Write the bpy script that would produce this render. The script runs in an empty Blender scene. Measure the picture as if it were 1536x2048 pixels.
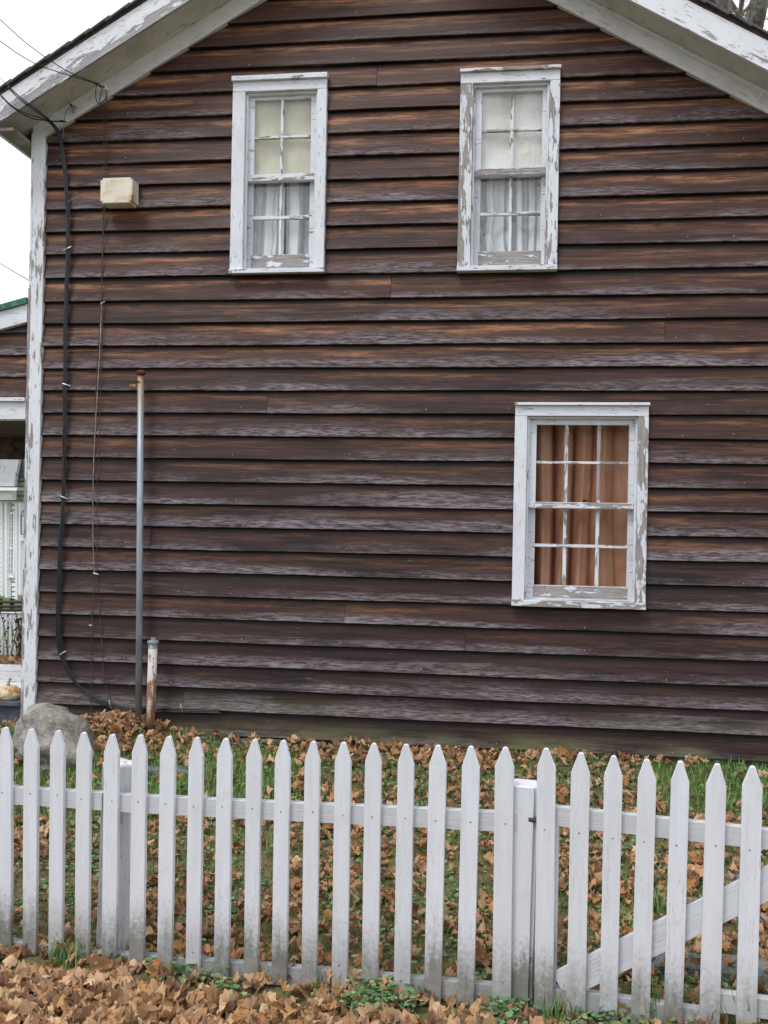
import bpy, bmesh, math, random
import numpy as np
from mathutils import Vector, Matrix
random.seed(7)
rng = np.random.default_rng(11)
S = bpy.context.scene
COL = S.collection

# ------------------------------------------------------------------ camera
F, ROLL, PY, YAW, DIST, CZ = 2000.0, 0.018346, 1048.4, 0.135855, 6.48, 1.86
RV = Vector((math.cos(YAW), math.sin(YAW), 0)); FV = Vector((-math.sin(YAW), math.cos(YAW), 0)); UV = Vector((0, 0, 1))
CAM = Vector((0, -DIST, CZ))
cx_ = RV*math.cos(ROLL) + UV*math.sin(ROLL)
cy_ = -RV*math.sin(ROLL) + UV*math.cos(ROLL)
cz_ = -FV
cam = bpy.data.cameras.new('camera'); camo = bpy.data.objects.new('camera', cam); COL.objects.link(camo)
camo.matrix_world = Matrix(((cx_.x, cy_.x, cz_.x, CAM.x), (cx_.y, cy_.y, cz_.y, CAM.y), (cx_.z, cy_.z, cz_.z, CAM.z), (0, 0, 0, 1)))
cam.sensor_fit = 'VERTICAL'; cam.sensor_height = 24; cam.lens = F/2048*24
cam.shift_y = (PY-1024)/2048; cam.clip_start = 0.05; cam.clip_end = 2000
S.camera = camo
S.render.resolution_x, S.render.resolution_y = 768, 1024

# ------------------------------------------------------------------ world, sun, exposure
SUN = Vector((-0.42, -0.62, 1.25)).normalized()
W = bpy.data.worlds.new('World'); S.world = W; W.use_nodes = True
wn = W.node_tree; bg = wn.nodes['Background']
sky = wn.nodes.new('ShaderNodeTexSky'); sky.sky_type = 'NISHITA'; sky.sun_disc = False
sky.sun_elevation = math.asin(SUN.z); sky.sun_rotation = math.atan2(SUN.x, SUN.y); sky.air_density = 1.0; sky.dust_density = 4.0
hs = wn.nodes.new('ShaderNodeHueSaturation'); hs.inputs['Saturation'].default_value = 0.12
wn.links.new(sky.outputs[0], hs.inputs['Color'])
wm = wn.nodes.new('ShaderNodeMix'); wm.data_type = 'RGBA'; wm.inputs[0].default_value = 0.75
wn.links.new(hs.outputs[0], wm.inputs[6]); wm.inputs[7].default_value = (11.2, 11.6, 12.5, 1)     # even cloud cover
wn.links.new(wm.outputs[2], bg.inputs[0]); bg.inputs[1].default_value = 0.11
sl = bpy.data.lights.new('sun', 'SUN'); so = bpy.data.objects.new('sun', sl); COL.objects.link(so)
sl.energy = 1.3; sl.angle = math.radians(16); sl.color = (1, 0.97, 0.93)
so.rotation_euler = SUN.to_track_quat('Z', 'Y').to_euler()
so.location = (0, 0, 30)
vs = S.view_settings; vs.view_transform = 'Standard'; vs.look = 'None'; vs.gamma = 1; vs.use_curve_mapping = False
vs.exposure = 0.36

# ------------------------------------------------------------------ helpers
def ray(u, v):
    a = (u-768)/F; b = (PY-v)/F
    aw = a*math.cos(ROLL)-b*math.sin(ROLL); bw = a*math.sin(ROLL)+b*math.cos(ROLL)
    return RV*aw + UV*bw + FV
def on(u, v, P, n):
    r = ray(u, v); return CAM + r*((P-CAM).dot(n)/r.dot(n))
def at(u, v, y=0.0):
    return on(u, v, Vector((0, y, 0)), Vector((0, 1, 0)))
def pix(p):
    q = Vector(p)-CAM; z = q.dot(FV)
    if z < 0.1: return (-9999, -9999)
    return (768+F*q.dot(cx_)/z, PY-F*q.dot(cy_)/z)
WORLD = {}
def tag(o, label=None, cat=None, group=None, kind=None):
    if label: o['label'] = label
    if cat: o['category'] = cat
    if group: o['group'] = group
    if kind: o['kind'] = kind
    return o
def empty(name, loc, parent=None):
    o = bpy.data.objects.new(name, None); o.empty_display_size = 0.1; COL.objects.link(o)
    loc = Vector(loc); WORLD[o] = loc
    if parent: o.parent = parent; loc = loc-WORLD[parent]
    o.location = loc
    return o
def thing(name, loc, label, cat, group=None):
    return tag(empty(name, loc), label, cat, group)
def link(name, me, mat, parent, org):
    o = bpy.data.objects.new(name, me); COL.objects.link(o); WORLD[o] = Vector(org)
    if mat and not me.materials: me.materials.append(mat)
    if parent: o.parent = parent; o.location = Vector(org)-WORLD[parent]
    else: o.location = org
    return o
def obj(name, bm, mat, parent=None, org=None, smooth=False, bevel=0.0, props=None):
    if bevel: 
        bmesh.ops.bevel(bm, geom=[e for e in bm.edges], offset=bevel, segments=1, affect='EDGES', clamp_overlap=True)
    if org is None:
        mn = Vector((1e9,)*3)
        for v in bm.verts:
            for k in range(3): mn[k] = min(mn[k], v.co[k])
        org = mn
    org = Vector(org)
    for v in bm.verts: v.co -= org
    bmesh.ops.recalc_face_normals(bm, faces=bm.faces)
    me = bpy.data.meshes.new(name); bm.to_mesh(me); bm.free()
    if smooth:
        for p in me.polygons: p.use_smooth = True
    o = link(name, me, mat, parent, org)
    if props:
        for k, v in props.items(): o[k] = v
    return o
def B(): return bmesh.new()
def hexa(bm, c):
    v = [bm.verts.new(p) for p in c]
    for f in ((0,3,2,1),(4,5,6,7),(0,1,5,4),(1,2,6,5),(2,3,7,6),(3,0,4,7)): bm.faces.new([v[i] for i in f])
def box(bm, x0, x1, y0, y1, z0, z1):
    hexa(bm, [(x0,y0,z0),(x1,y0,z0),(x1,y1,z0),(x0,y1,z0),(x0,y0,z1),(x1,y0,z1),(x1,y1,z1),(x0,y1,z1)])
    return bm
def tube(bm, pts, r, n=6, cap=True):
    pts = [Vector(p) for p in pts]; rs = r if isinstance(r, (list, tuple)) else [r]*len(pts)
    rings = []; ref = None
    for i, p in enumerate(pts):
        t = (pts[min(i+1, len(pts)-1)]-pts[max(i-1, 0)]).normalized()
        if ref is None: ref = t.orthogonal().normalized()
        ref = (ref-t*ref.dot(t)).normalized(); b2 = t.cross(ref)
        rings.append([bm.verts.new(p+(ref*math.cos(2*math.pi*k/n)+b2*math.sin(2*math.pi*k/n))*rs[i]) for k in range(n)])
    for a, b in zip(rings, rings[1:]):
        for k in range(n): bm.faces.new((a[k], a[(k+1)%n], b[(k+1)%n], b[k]))
    if cap and n > 2: bm.faces.new(rings[0][::-1]); bm.faces.new(rings[-1])
    return bm
def lathe(bm, prof, c, n=16):
    rings = [[bm.verts.new((c[0]+r*math.cos(2*math.pi*k/n), c[1]+r*math.sin(2*math.pi*k/n), c[2]+z)) for k in range(n)] for r, z in prof]
    for a, b in zip(rings, rings[1:]):
        for k in range(n): bm.faces.new((a[k], a[(k+1)%n], b[(k+1)%n], b[k]))
    bm.faces.new(rings[0][::-1]); bm.faces.new(rings[-1])
    return bm
def spline(pts, n=6):
    pts = [Vector(p) for p in pts]; out = []
    for i in range(len(pts)-1):
        p0 = pts[max(i-1,0)]; p1 = pts[i]; p2 = pts[i+1]; p3 = pts[min(i+2,len(pts)-1)]
        for k in range(n):
            t = k/n
            out.append(0.5*((2*p1)+(p2-p0)*t+(2*p0-5*p1+4*p2-p3)*t*t+(3*p1-p0-3*p2+p3)*t**3))
    out.append(pts[-1]); return out
def cells(xs, zs, holes):
    """front quads of a rectangle with rectangular holes; returns connected groups of (x0,x1,z0,z1)"""
    xs = sorted(set(round(x, 5) for x in xs)); zs = sorted(set(round(z, 5) for z in zs)); keep = {}
    for i in range(len(xs)-1):
        for j in range(len(zs)-1):
            mx = (xs[i]+xs[i+1])/2; mz = (zs[j]+zs[j+1])/2
            if not any(h[0] < mx < h[1] and h[2] < mz < h[3] for h in holes): keep[(i, j)] = 1
    groups = []
    while keep:
        st = [next(iter(keep))]; keep.pop(st[0]); g = []
        while st:
            c = st.pop(); g.append(c)
            for d in ((1,0),(-1,0),(0,1),(0,-1)):
                q = (c[0]+d[0], c[1]+d[1])
                if q in keep: keep.pop(q); st.append(q)
        groups.append(g)
    return xs, zs, groups
def slab(xs, zs, group, yf, yb, zoff=None):
    """solid from grid cells; yf/yb(x,z) give front and back"""
    bm = B(); fv = {}; bv = {}
    def V(d, i, j, fn):
        if (i, j) not in d:
            x = xs[i]; z = zs[j]; d[(i, j)] = bm.verts.new((x, fn(x, z), z+(zoff(x, z) if zoff else 0)))
        return d[(i, j)]
    cs = set(group)
    for (i, j) in group:
        bm.faces.new((V(fv,i,j,yf), V(fv,i+1,j,yf), V(fv,i+1,j+1,yf), V(fv,i,j+1,yf)))
        bm.faces.new((V(bv,i,j+1,yb), V(bv,i+1,j+1,yb), V(bv,i+1,j,yb), V(bv,i,j,yb)))
        for d, a, b in (((0,-1),(i,j),(i+1,j)), ((1,0),(i+1,j),(i+1,j+1)), ((0,1),(i+1,j+1),(i,j+1)), ((-1,0),(i,j+1),(i,j))):
            if (i+d[0], j+d[1]) not in cs:
                bm.faces.new((V(fv,*a,yf), V(bv,*a,yb), V(bv,*b,yb), V(fv,*b,yf)))
    return bm
def cut(bm, p, n):
    g = bm.verts[:]+bm.edges[:]+bm.faces[:]
    r = bmesh.ops.bisect_plane(bm, geom=g, plane_co=p, plane_no=n, clear_outer=True)
    ed = [e for e in r['geom_cut'] if isinstance(e, bmesh.types.BMEdge)]
    if ed: bmesh.ops.edgeloop_fill(bm, edges=ed)

# ------------------------------------------------------------------ material helpers
class M:
    def __init__(s, name, rough=0.7, spec=0.3):
        s.m = bpy.data.materials.new(name); s.m.use_nodes = True; s.t = s.m.node_tree
        s.p = s.t.nodes['Principled BSDF']; s.out = s.t.nodes['Material Output']
        s.p.inputs['Roughness'].default_value = rough; s.p.inputs['Specular IOR Level'].default_value = spec
    def n(s, ty): return s.t.nodes.new('ShaderNode'+ty)
    def put(s, sock, v):
        if isinstance(v, bpy.types.NodeSocket): s.t.links.new(v, sock)
        elif isinstance(v, (tuple, list)) and len(v) == 3 and sock.type == 'RGBA': sock.default_value = (*v, 1)
        else: sock.default_value = v
    def obj(s): return s.n('TexCoord').outputs['Object']
    def pos(s): return s.n('NewGeometry').outputs['Position']
    def rnd(s): return s.n('ObjectInfo').outputs['Random']
    def attr(s, name, kind='OBJECT'):
        a = s.n('Attribute'); a.attribute_type = kind; a.attribute_name = name; return a.outputs['Fac']
    def acol(s, name):
        a = s.n('Attribute'); a.attribute_name = name; return a.outputs['Color']
    def math(s, op, a, b=0.0, clamp=False):
        m = s.n('Math'); m.operation = op; m.use_clamp = clamp; s.put(m.inputs[0], a); s.put(m.inputs[1], b); return m.outputs[0]
    def vmul(s, v, k, off=None):
        m = s.n('VectorMath'); m.operation = 'MULTIPLY'; s.put(m.inputs[0], v); m.inputs[1].default_value = k; r = m.outputs[0]
        if off is not None:
            a = s.n('VectorMath'); a.operation = 'ADD'; s.put(a.inputs[0], r); s.put(a.inputs[1], off); r = a.outputs[0]
        return r
    def offs(s, k=(37.0, 11.0, 23.0)):
        m = s.n('VectorMath'); m.operation = 'SCALE'; m.inputs[0].default_value = k; s.put(m.inputs['Scale'], s.rnd()); return m.outputs[0]
    def noise(s, v, scale=1.0, det=3.0, rough=0.55):
        x = s.n('TexNoise'); s.put(x.inputs['Vector'], v); x.inputs['Scale'].default_value = scale; x.inputs['Detail'].default_value = det; x.inputs['Roughness'].default_value = rough
        return x.outputs['Fac']
    def vor(s, v, scale, feat='F1', out='Distance'):
        x = s.n('TexVoronoi'); x.feature = feat; s.put(x.inputs['Vector'], v); x.inputs['Scale'].default_value = scale; return x.outputs[out]
    def step(s, f, a, b, lo=0.0, hi=1.0):
        x = s.n('MapRange'); x.interpolation_type = 'SMOOTHSTEP'; s.put(x.inputs[0], f); s.put(x.inputs[1], a); s.put(x.inputs[2], b); s.put(x.inputs[3], lo); s.put(x.inputs[4], hi); return x.outputs[0]
    def mix(s, f, a, b, mode='MIX'):
        x = s.n('Mix'); x.data_type = 'RGBA'; x.blend_type = mode; s.put(x.inputs[0], f); s.put(x.inputs[6], a); s.put(x.inputs[7], b); return x.outputs[2]
    def sep(s, v):
        x = s.n('SeparateXYZ'); s.put(x.inputs[0], v); return x.outputs
    def bump(s, h, dist=0.002, strength=1.0, nrm=None):
        x = s.n('Bump'); s.put(x.inputs['Height'], h); x.inputs['Distance'].default_value = dist; x.inputs['Strength'].default_value = strength
        if nrm is not None: s.put(x.inputs['Normal'], nrm)
        s.put(s.p.inputs['Normal'], x.outputs[0]); return x.outputs[0]
    def col(s, c): s.put(s.p.inputs['Base Color'], c)

def mat_plain(name, c, rough=0.7, var=0.15, scale=18, metal=0.0, spec=0.3):
    m = M(name, rough, spec); o = m.obj()
    n = m.noise(m.vmul(o, (1,1,1), m.offs()), scale, 4)
    d = tuple(x*(1-var*1.6) for x in c); l = tuple(min(1, x*(1+var)) for x in c)
    m.col(m.mix(m.step(n, 0.3, 0.7), d, l)); m.p.inputs['Metallic'].default_value = metal
    m.bump(n, 0.001, 0.5)
    return m.m

def mat_clapboard(name='weathered_clapboard'):
    m = M(name, 0.62, 0.3); o = m.obj(); off = m.offs()
    z = m.sep(o)[2]; h = m.math('DIVIDE', z, 0.153)
    warm = m.attr('warm'); grey = m.attr('grey'); moss = m.attr('moss')
    warpn = m.noise(m.vmul(o, (1.7, 1, 4), off), 1.0, 3)
    hh = m.math('ADD', h, m.math('MULTIPLY', m.math('SUBTRACT', warpn, 0.5), 0.75))
    streak = m.noise(m.vmul(o, (0.9, 1, 22), off), 1.0, 6, 0.68)
    big = m.noise(m.vmul(o, (0.9, 1, 1.2), off), 1.0, 3)
    flame = m.noise(m.vmul(m.vmul(o, (1, 1, 1), off), (1.1, 1, 38)), 1.0, 5, 0.6)
    grain = m.noise(m.vmul(o, (2.6, 1, 52), off), 1.0, 5, 0.75)
    fine = m.noise(m.vmul(o, (13, 1, 120), off), 1.0, 4, 0.7)
    blot = m.noise(m.vmul(o, (6, 1, 22), m.offs((5, 51, 13))), 1.0, 5, 0.65)
    base = m.mix(m.step(streak, 0.36, 0.64), (0.0075, 0.0038, 0.0037), (0.040, 0.0190, 0.0172))
    base = m.mix(m.step(big, 0.42, 0.66, 0, 0.7), base, (0.036, 0.0150, 0.0115))
    base = m.mix(m.math('MULTIPLY', warm, m.step(streak, 0.3, 0.6, 0.15, 0.75)), base, (0.074, 0.026, 0.0125))
    base = m.mix(m.step(grain, 0.52, 0.66, 0, 0.5), base, (0.088, 0.050, 0.045))
    # bare silvered wood on the exposed lower part of each board
    st2 = m.noise(m.vmul(o, (0.5, 1, 15), m.offs((3, 41, 67))), 1.0, 5, 0.6)
    gf = m.math('ADD', m.math('SUBTRACT', m.math('ADD', m.math('MULTIPLY', m.math('SUBTRACT', 1.0, hh), 1.05), grey), 0.74), m.math('MULTIPLY', m.math('SUBTRACT', st2, 0.5), 1.5))
    gf = m.math('ADD', gf, m.math('MULTIPLY', m.math('SUBTRACT', big, 0.5), 1.4))
    gf = m.math('MULTIPLY', m.step(gf, 0.0, 0.75), m.step(grain, 0.38, 0.58, 0.55, 1.0))
    gcol = m.mix(m.step(fine, 0.38, 0.62), (0.060, 0.044, 0.050), (0.25, 0.215, 0.235))
    c = m.mix(gf, base, gcol)
    # orange heartwood below the lap
    of = m.math('MULTIPLY', m.math('MULTIPLY', m.step(hh, 0.38, 0.66), m.step(hh, 1.04, 0.84)), m.step(m.noise(m.vmul(o, (0.9, 1, 20), m.offs((11, 5, 47))), 1.0, 5, 0.62), 0.36, 0.62))
    of = m.math('MULTIPLY', of, warm, True)
    of = m.math('MULTIPLY', of, m.step(blot, 0.28, 0.55, 0.25, 1.0))
    c = m.mix(of, c, m.mix(m.step(grain, 0.40, 0.60), (0.085, 0.030, 0.013), (0.40, 0.18, 0.082)))
    # dark checks and grain
    c = m.mix(m.step(grain, 0.44, 0.32, 0, 0.85), c, (0.010, 0.008, 0.009))
    c = m.mix(m.math('MULTIPLY', m.step(fine, 0.44, 0.30), 0.65), c, (0.014, 0.009, 0.010))
    c = m.mix(m.step(blot, 0.40, 0.28, 0, 0.6), c, (0.018, 0.010, 0.010))
    # pale scuffs, flecks
    sc = m.noise(m.vmul(o, (4.5, 1, 60), m.offs((71, 9, 31))), 1.0, 5, 0.72)
    c = m.mix(m.step(sc, 0.64, 0.74, 0, 0.7), c, (0.30, 0.225, 0.20))
    # unweathered dark stain right under the lap, deepened to paint in its shadow line
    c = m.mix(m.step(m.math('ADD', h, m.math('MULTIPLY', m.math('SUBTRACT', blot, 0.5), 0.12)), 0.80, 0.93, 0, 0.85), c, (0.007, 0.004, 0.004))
    # green algae, bottom courses
    mf = m.math('MULTIPLY', m.math('MULTIPLY', m.step(m.noise(m.vmul(o, (1.6, 1, 9), off), 1.0, 5), 0.36, 0.60), moss), m.step(h, 0.85, 0.1))
    c = m.mix(mf, c, (0.115, 0.115, 0.055))
    m.col(c)
    m.put(m.p.inputs['Roughness'], m.step(gf, 0, 1, 0.5, 0.75))
    m.bump(m.math('ADD', m.math('MULTIPLY', grain, 0.6), m.math('MULTIPLY', fine, 0.4)), 0.0035, 0.9)
    return m.m

def mat_peel(name, axis, white=(0.71, 0.74, 0.80), wood=(0.34, 0.315, 0.30), dirt=0.25, low=0.0):
    m = M(name, 0.55, 0.35); o = m.obj(); off = m.offs()
    k = {'x': (8.0, 14, 38), 'z': (36, 14, 6.5)}[axis]; kf = {'x': (6, 30, 260), 'z': (260, 30, 6)}[axis]; kc = {'x': (14, 30, 130), 'z': (130, 30, 14)}[axis]
    peel = m.attr('peel')
    n = m.noise(m.vmul(o, k, off), 1.0, 6, 0.66)
    big = m.noise(m.vmul(o, (2.2, 2, 2.2), off), 1.0, 2)
    f = m.math('ADD', n, m.math('MULTIPLY', m.math('SUBTRACT', big, 0.5), 0.42))
    if low: f = m.math('ADD', f, m.step(m.sep(o)[2], 0.205, 0.125, -0.6*low, low))
    th = m.math('SUBTRACT', 0.83, m.math('MULTIPLY', peel, 0.385))
    mask = m.step(f, th, m.math('ADD', th, 0.018))
    rim = m.step(f, m.math('SUBTRACT', th, 0.03), th)
    g = m.noise(m.vmul(o, kf, off), 1.0, 3, 0.6)
    crack = m.noise(m.vmul(o, kc, off), 1.0, 4, 0.7)
    dn = m.noise(m.vmul(o, (4, 4, 4), off), 1.0, 5)
    wc = m.mix(m.step(dn, 0.42, 0.75, 0, dirt), white, (0.40, 0.37, 0.33))
    wc = m.mix(m.step(crack, 0.62, 0.66, 0, 0.75), wc, (0.22, 0.20, 0.19))
    wc = m.mix(m.math('MULTIPLY', rim, 0.25), wc, (0.35, 0.33, 0.32))
    bc = m.mix(m.step(g, 0.3, 0.7), tuple(x*0.6 for x in wood), tuple(x*1.2 for x in wood))
    m.col(m.mix(mask, wc, bc))
    m.put(m.p.inputs['Roughness'], m.step(mask, 0, 1, 0.5, 0.85))
    m.bump(m.math('ADD', m.math('SUBTRACT', m.math('MULTIPLY', g, 0.15), mask), m.math('MULTIPLY', m.step(crack, 0.62, 0.66), -0.6)), 0.004, 1.0)
    return m.m

def mat_fence(axis='z'):
    m = M('fence_paint_'+axis, 0.5, 0.4); o = m.obj(); off = m.offs()
    kf = {'z': (150, 40, 4), 'x': (4, 40, 150)}[axis]; kb = {'z': (28, 20, 2.5), 'x': (2.5, 20, 28)}[axis]
    z = m.sep(o)[2]
    g = m.noise(m.vmul(o, kf, off), 1.0, 4, 0.65); b = m.noise(m.vmul(o, kb, off), 1.0, 4, 0.6)
    sp = m.noise(m.vmul(o, (60, 60, 60), off), 1.0, 5, 0.7); cl = m.noise(m.vmul(o, (11, 11, 11), off), 1.0, 4, 0.6)
    dirt = m.attr('dirt')
    c = m.mix(m.step(b, 0.3, 0.75), (0.64, 0.665, 0.725), (0.73, 0.76, 0.825))
    c = m.mix(m.step(g, 0.60, 0.72, 0, 0.35), c, (0.47, 0.47, 0.48))
    c = m.mix(m.step(cl, 0.56, 0.75, 0, 0.28), c, (0.44, 0.45, 0.40))
    # splashed soil and algae on the foot of the wood
    f = m.math('ADD', m.step(z, 0.42, 0.0), m.math('MULTIPLY', m.math('SUBTRACT', m.math('ADD', m.math('MULTIPLY', sp, 0.6), m.math('MULTIPLY', b, 0.6)), 0.6), 1.5))
    f = m.math('MULTIPLY', m.step(f, 0.05, 1.12), dirt, True)
    c = m.mix(m.math('MULTIPLY', f, 0.9), c, m.mix(m.step(cl, 0.4, 0.65), (0.10, 0.105, 0.07), (0.19, 0.18, 0.165)))
    f2 = m.math('MULTIPLY', m.step(sp, 0.62, 0.70), m.step(cl, 0.45, 0.65))
    c = m.mix(m.math('MULTIPLY', f2, 0.4), c, (0.25, 0.24, 0.21))
    ck = m.noise(m.vmul(o, {'z': (70, 30, 1.6), 'x': (1.6, 30, 70)}[axis], m.offs((91, 17, 53))), 1.0, 4, 0.6); big = m.noise(m.vmul(o, (1, 1, 1), m.offs((13, 71, 29))), 1.2, 1)
    c = m.mix(m.math('MULTIPLY', m.step(m.math('ABSOLUTE', m.math('SUBTRACT', ck, 0.5)), 0.006, 0.0, 0, 0.8), m.step(big, 0.50, 0.60)), c, (0.13, 0.12, 0.11))
    c = m.mix(m.step(m.rnd(), 0.0, 1.0, 0.0, 0.22), c, (0.52, 0.525, 0.50))
    m.col(c); m.bump(m.math('ADD', g, m.math('MULTIPLY', b, 0.6)), 0.0022, 0.8)
    return m.m

def mat_leaf(name, single):
    m = M(name, 0.72, 0.2); o = m.obj()
    r = m.rnd() if single else m.attr('tint', 'GEOMETRY')
    wn = m.n('TexWhiteNoise'); wn.noise_dimensions = '1D'; m.put(wn.inputs['W'], m.math('MULTIPLY', r, 91.7)); r2 = wn.outputs['Value']
    c = m.mix(m.step(r, 0.0, 0.55), (0.22, 0.105, 0.055), (0.48, 0.285, 0.155))
    c = m.mix(m.step(r, 0.55, 1.0), c, (0.68, 0.475, 0.285))
    c = m.mix(m.step(r2, 0.78, 0.86, 0, 0.75), c, (0.42, 0.19, 0.055))
    c = m.mix(m.step(r2, 0.18, 0.10, 0, 0.75), c, (0.085, 0.034, 0.022))
    n = m.noise(o, 60, 4, 0.6)
    c = m.mix(m.step(n, 0.5, 0.72, 0, 0.35), c, (0.15, 0.075, 0.045))
    bf = m.n('NewGeometry').outputs['Backfacing']
    c = m.mix(m.math('MULTIPLY', bf, 0.35), c, (0.60, 0.45, 0.32))
    c = m.mix(0.20 if single else 0.0, c, (0.80, 0.56, 0.32)); m.col(c); m.bump(n, 0.003, 0.8)
    tr = m.n('BsdfTranslucent'); m.put(tr.inputs[0], c)
    mx = m.n('MixShader'); mx.inputs[0].default_value = 0.18; m.t.links.new(m.p.outputs[0], mx.inputs[1]); m.t.links.new(tr.outputs[0], mx.inputs[2]); m.t.links.new(mx.outputs[0], m.out.inputs[0])
    return m.m
def mat_green(name, a, b, c3):
    m = M(name, 0.5, 0.35); r = m.attr('tint', 'GEOMETRY')
    c = m.mix(m.step(r, 0.0, 0.6), a, b); c = m.mix(m.step(r, 0.6, 1.0), c, c3); m.col(c)
    return m.m
def mat_ground():
    m = M('soil_and_turf', 0.9, 0.1); p = m.pos()
    n = m.noise(p, 9, 6, 0.65); k = m.noise(p, 55, 5, 0.7); L = m.noise(p, 1.1, 4)
    c = m.mix(m.step(k, 0.3, 0.7), (0.07, 0.048, 0.03), (0.19, 0.14, 0.085))
    c = m.mix(m.step(n, 0.42, 0.62), c, (0.13, 0.15, 0.055))
    far = m.step(m.sep(p)[1], 3, 9)
    c = m.mix(far, c, m.mix(m.step(L, 0.4, 0.65), (0.09, 0.15, 0.03), (0.16, 0.14, 0.06)))
    m.col(c); m.bump(m.math('ADD', n, k), 0.02, 0.6); return m.m
def mat_stone(name, a, b, spots, scale=6):
    m = M(name, 0.85, 0.2); o = m.obj()
    n = m.noise(o, scale, 7, 0.68); k = m.noise(o, scale*7, 5, 0.7); l = m.noise(m.vmul(o, (1, 1, 2.5)), scale*2.2, 4)
    c = m.mix(m.step(n, 0.32, 0.66), a, b); c = m.mix(m.step(k, 0.55, 0.7, 0, 0.6), c, spots); c = m.mix(m.step(k, 0.45, 0.3, 0, 0.5), c, tuple(x*0.35 for x in a))
    c = m.mix(m.step(l, 0.56, 0.68, 0, 0.4), c, (0.14, 0.15, 0.09))
    m.col(c); m.bump(m.math('ADD', n, m.math('MULTIPLY', k, 0.7)), 0.035, 1.0); return m.m
def mat_glass():
    m = M('old_window_glass'); 
    g = m.n('BsdfGlossy'); g.inputs['Roughness'].default_value = 0.02; g.inputs['Color'].default_value = (1, 1, 1, 1)
    t = m.n('BsdfTransparent'); t.inputs[0].default_value = (0.92, 0.93, 0.93, 1)
    n = m.noise(m.vmul(m.obj(), (1, 1, 1), m.offs()), 7, 2); bp = m.n('Bump'); m.put(bp.inputs['Height'], n); bp.inputs['Distance'].default_value = 0.004; bp.inputs['Strength'].default_value = 0.5
    m.put(g.inputs['Normal'], bp.outputs[0])
    fr = m.n('LayerWeight'); fr.inputs[0].default_value = 0.5; schlick = m.math('ADD', 0.04, m.math('MULTIPLY', m.math('POWER', fr.outputs['Facing'], 5.0), 0.9))
    mx = m.n('MixShader'); m.put(mx.inputs[0], m.math('MULTIPLY', schlick, 1.8, True)); m.t.links.new(t.outputs[0], mx.inputs[1]); m.t.links.new(g.outputs[0], mx.inputs[2]); m.t.links.new(mx.outputs[0], m.out.inputs[0])
    return m.m
def mat_sheer():
    m = M('sheer_voile', 0.9, 0.0); m.col((0.92, 0.94, 0.97)); o = m.obj()
    t = m.n('BsdfTransparent'); tr = m.n('BsdfTranslucent'); tr.inputs[0].default_value = (0.7, 0.72, 0.75, 1)
    a = m.n('MixShader'); a.inputs[0].default_value = 0.08; m.t.links.new(m.p.outputs[0], a.inputs[1]); m.t.links.new(tr.outputs[0], a.inputs[2])
    wv = m.noise(m.vmul(o, (1, 1, 1), m.offs()), 3.5, 2)
    x = m.math('ADD', m.math('MULTIPLY', m.sep(o)[0], 1.0), m.math('MULTIPLY', m.math('SUBTRACT', wv, 0.5), 0.055))
    cx = m.n('CombineXYZ'); m.put(cx.inputs[0], x); m.put(cx.inputs[1], m.rnd())
    f1 = m.noise(m.vmul(cx.outputs[0], (27, 9, 1)), 1.0, 1.5, 0.5)
    mx = m.n('MixShader'); m.put(mx.inputs[0], m.math('ADD', m.step(f1, 0.40, 0.58, 0.42, 0.97), m.step(m.math('ABSOLUTE', m.math('SUBTRACT', f1, 0.5)), 0.025, 0.0, 0, 0.2))); m.t.links.new(t.outputs[0], mx.inputs[1]); m.t.links.new(a.outputs[0], mx.inputs[2]); m.t.links.new(mx.outputs[0], m.out.inputs[0])
    return m.m
def mat_waffle():
    m = M('waffle_weave', 0.9, 0.1); o = m.sep(m.n('TexCoord').outputs['UV'])
    def tri(v, k): 
        return m.math('ABSOLUTE', m.math('SUBTRACT', m.math('FRACT', m.math('MULTIPLY', v, k)), 0.5))
    a = tri(o[0], 105.0); b = tri(o[1], 150.0)
    f = m.step(m.math('MINIMUM', a, b), 0.05, 0.2)
    n = m.noise(m.obj(), 5, 3)
    c = m.mix(f, (0.78, 0.51, 0.39), (0.48, 0.215, 0.11)); c = m.mix(m.step(n, 0.4, 0.7, 0, 0.35), c, (0.55, 0.22, 0.08))
    m.col(c); m.bump(f, 0.002, 0.5)
    tr = m.n('BsdfTranslucent'); m.put(tr.inputs[0], c); mx = m.n('MixShader'); mx.inputs[0].default_value = 0.03
    m.t.links.new(m.p.outputs[0], mx.inputs[1]); m.t.links.new(tr.outputs[0], mx.inputs[2]); m.t.links.new(mx.outputs[0], m.out.inputs[0])
    return m.m
def mat_shade(name, c):
    m = M(name, 0.8, 0.15); o = m.obj(); n = m.noise(m.vmul(o, (3, 1, 1.2)), 2.2, 4)
    w = m.noise(m.vmul(o, (1, 1, 4), m.offs()), 3, 6, 0.7)
    cc = m.mix(m.step(n, 0.3, 0.7), tuple(x*0.86 for x in c), c)
    crease = m.math('ABSOLUTE', m.math('SUBTRACT', w, 0.5))
    cc = m.mix(m.step(crease, 0.008, 0.0, 0, 0.35), cc, tuple(x*0.5 for x in c)); m.col(cc); m.bump(n, 0.02, 0.5); return m.m
def mat_bark():
    m = M('lichened_bark', 0.9, 0.1); p = m.pos(); v = m.vmul(p, (5, 5, 1.2))
    n = m.noise(v, 3, 6, 0.7); l = m.noise(p, 3.5, 6, 0.7)
    c = m.mix(m.step(n, 0.35, 0.65), (0.08, 0.065, 0.055), (0.24, 0.20, 0.175)); c = m.mix(m.step(l, 0.52, 0.6), c, (0.30, 0.35, 0.27))
    m.col(c); m.bump(n, 0.05, 1.0); return m.m
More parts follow.
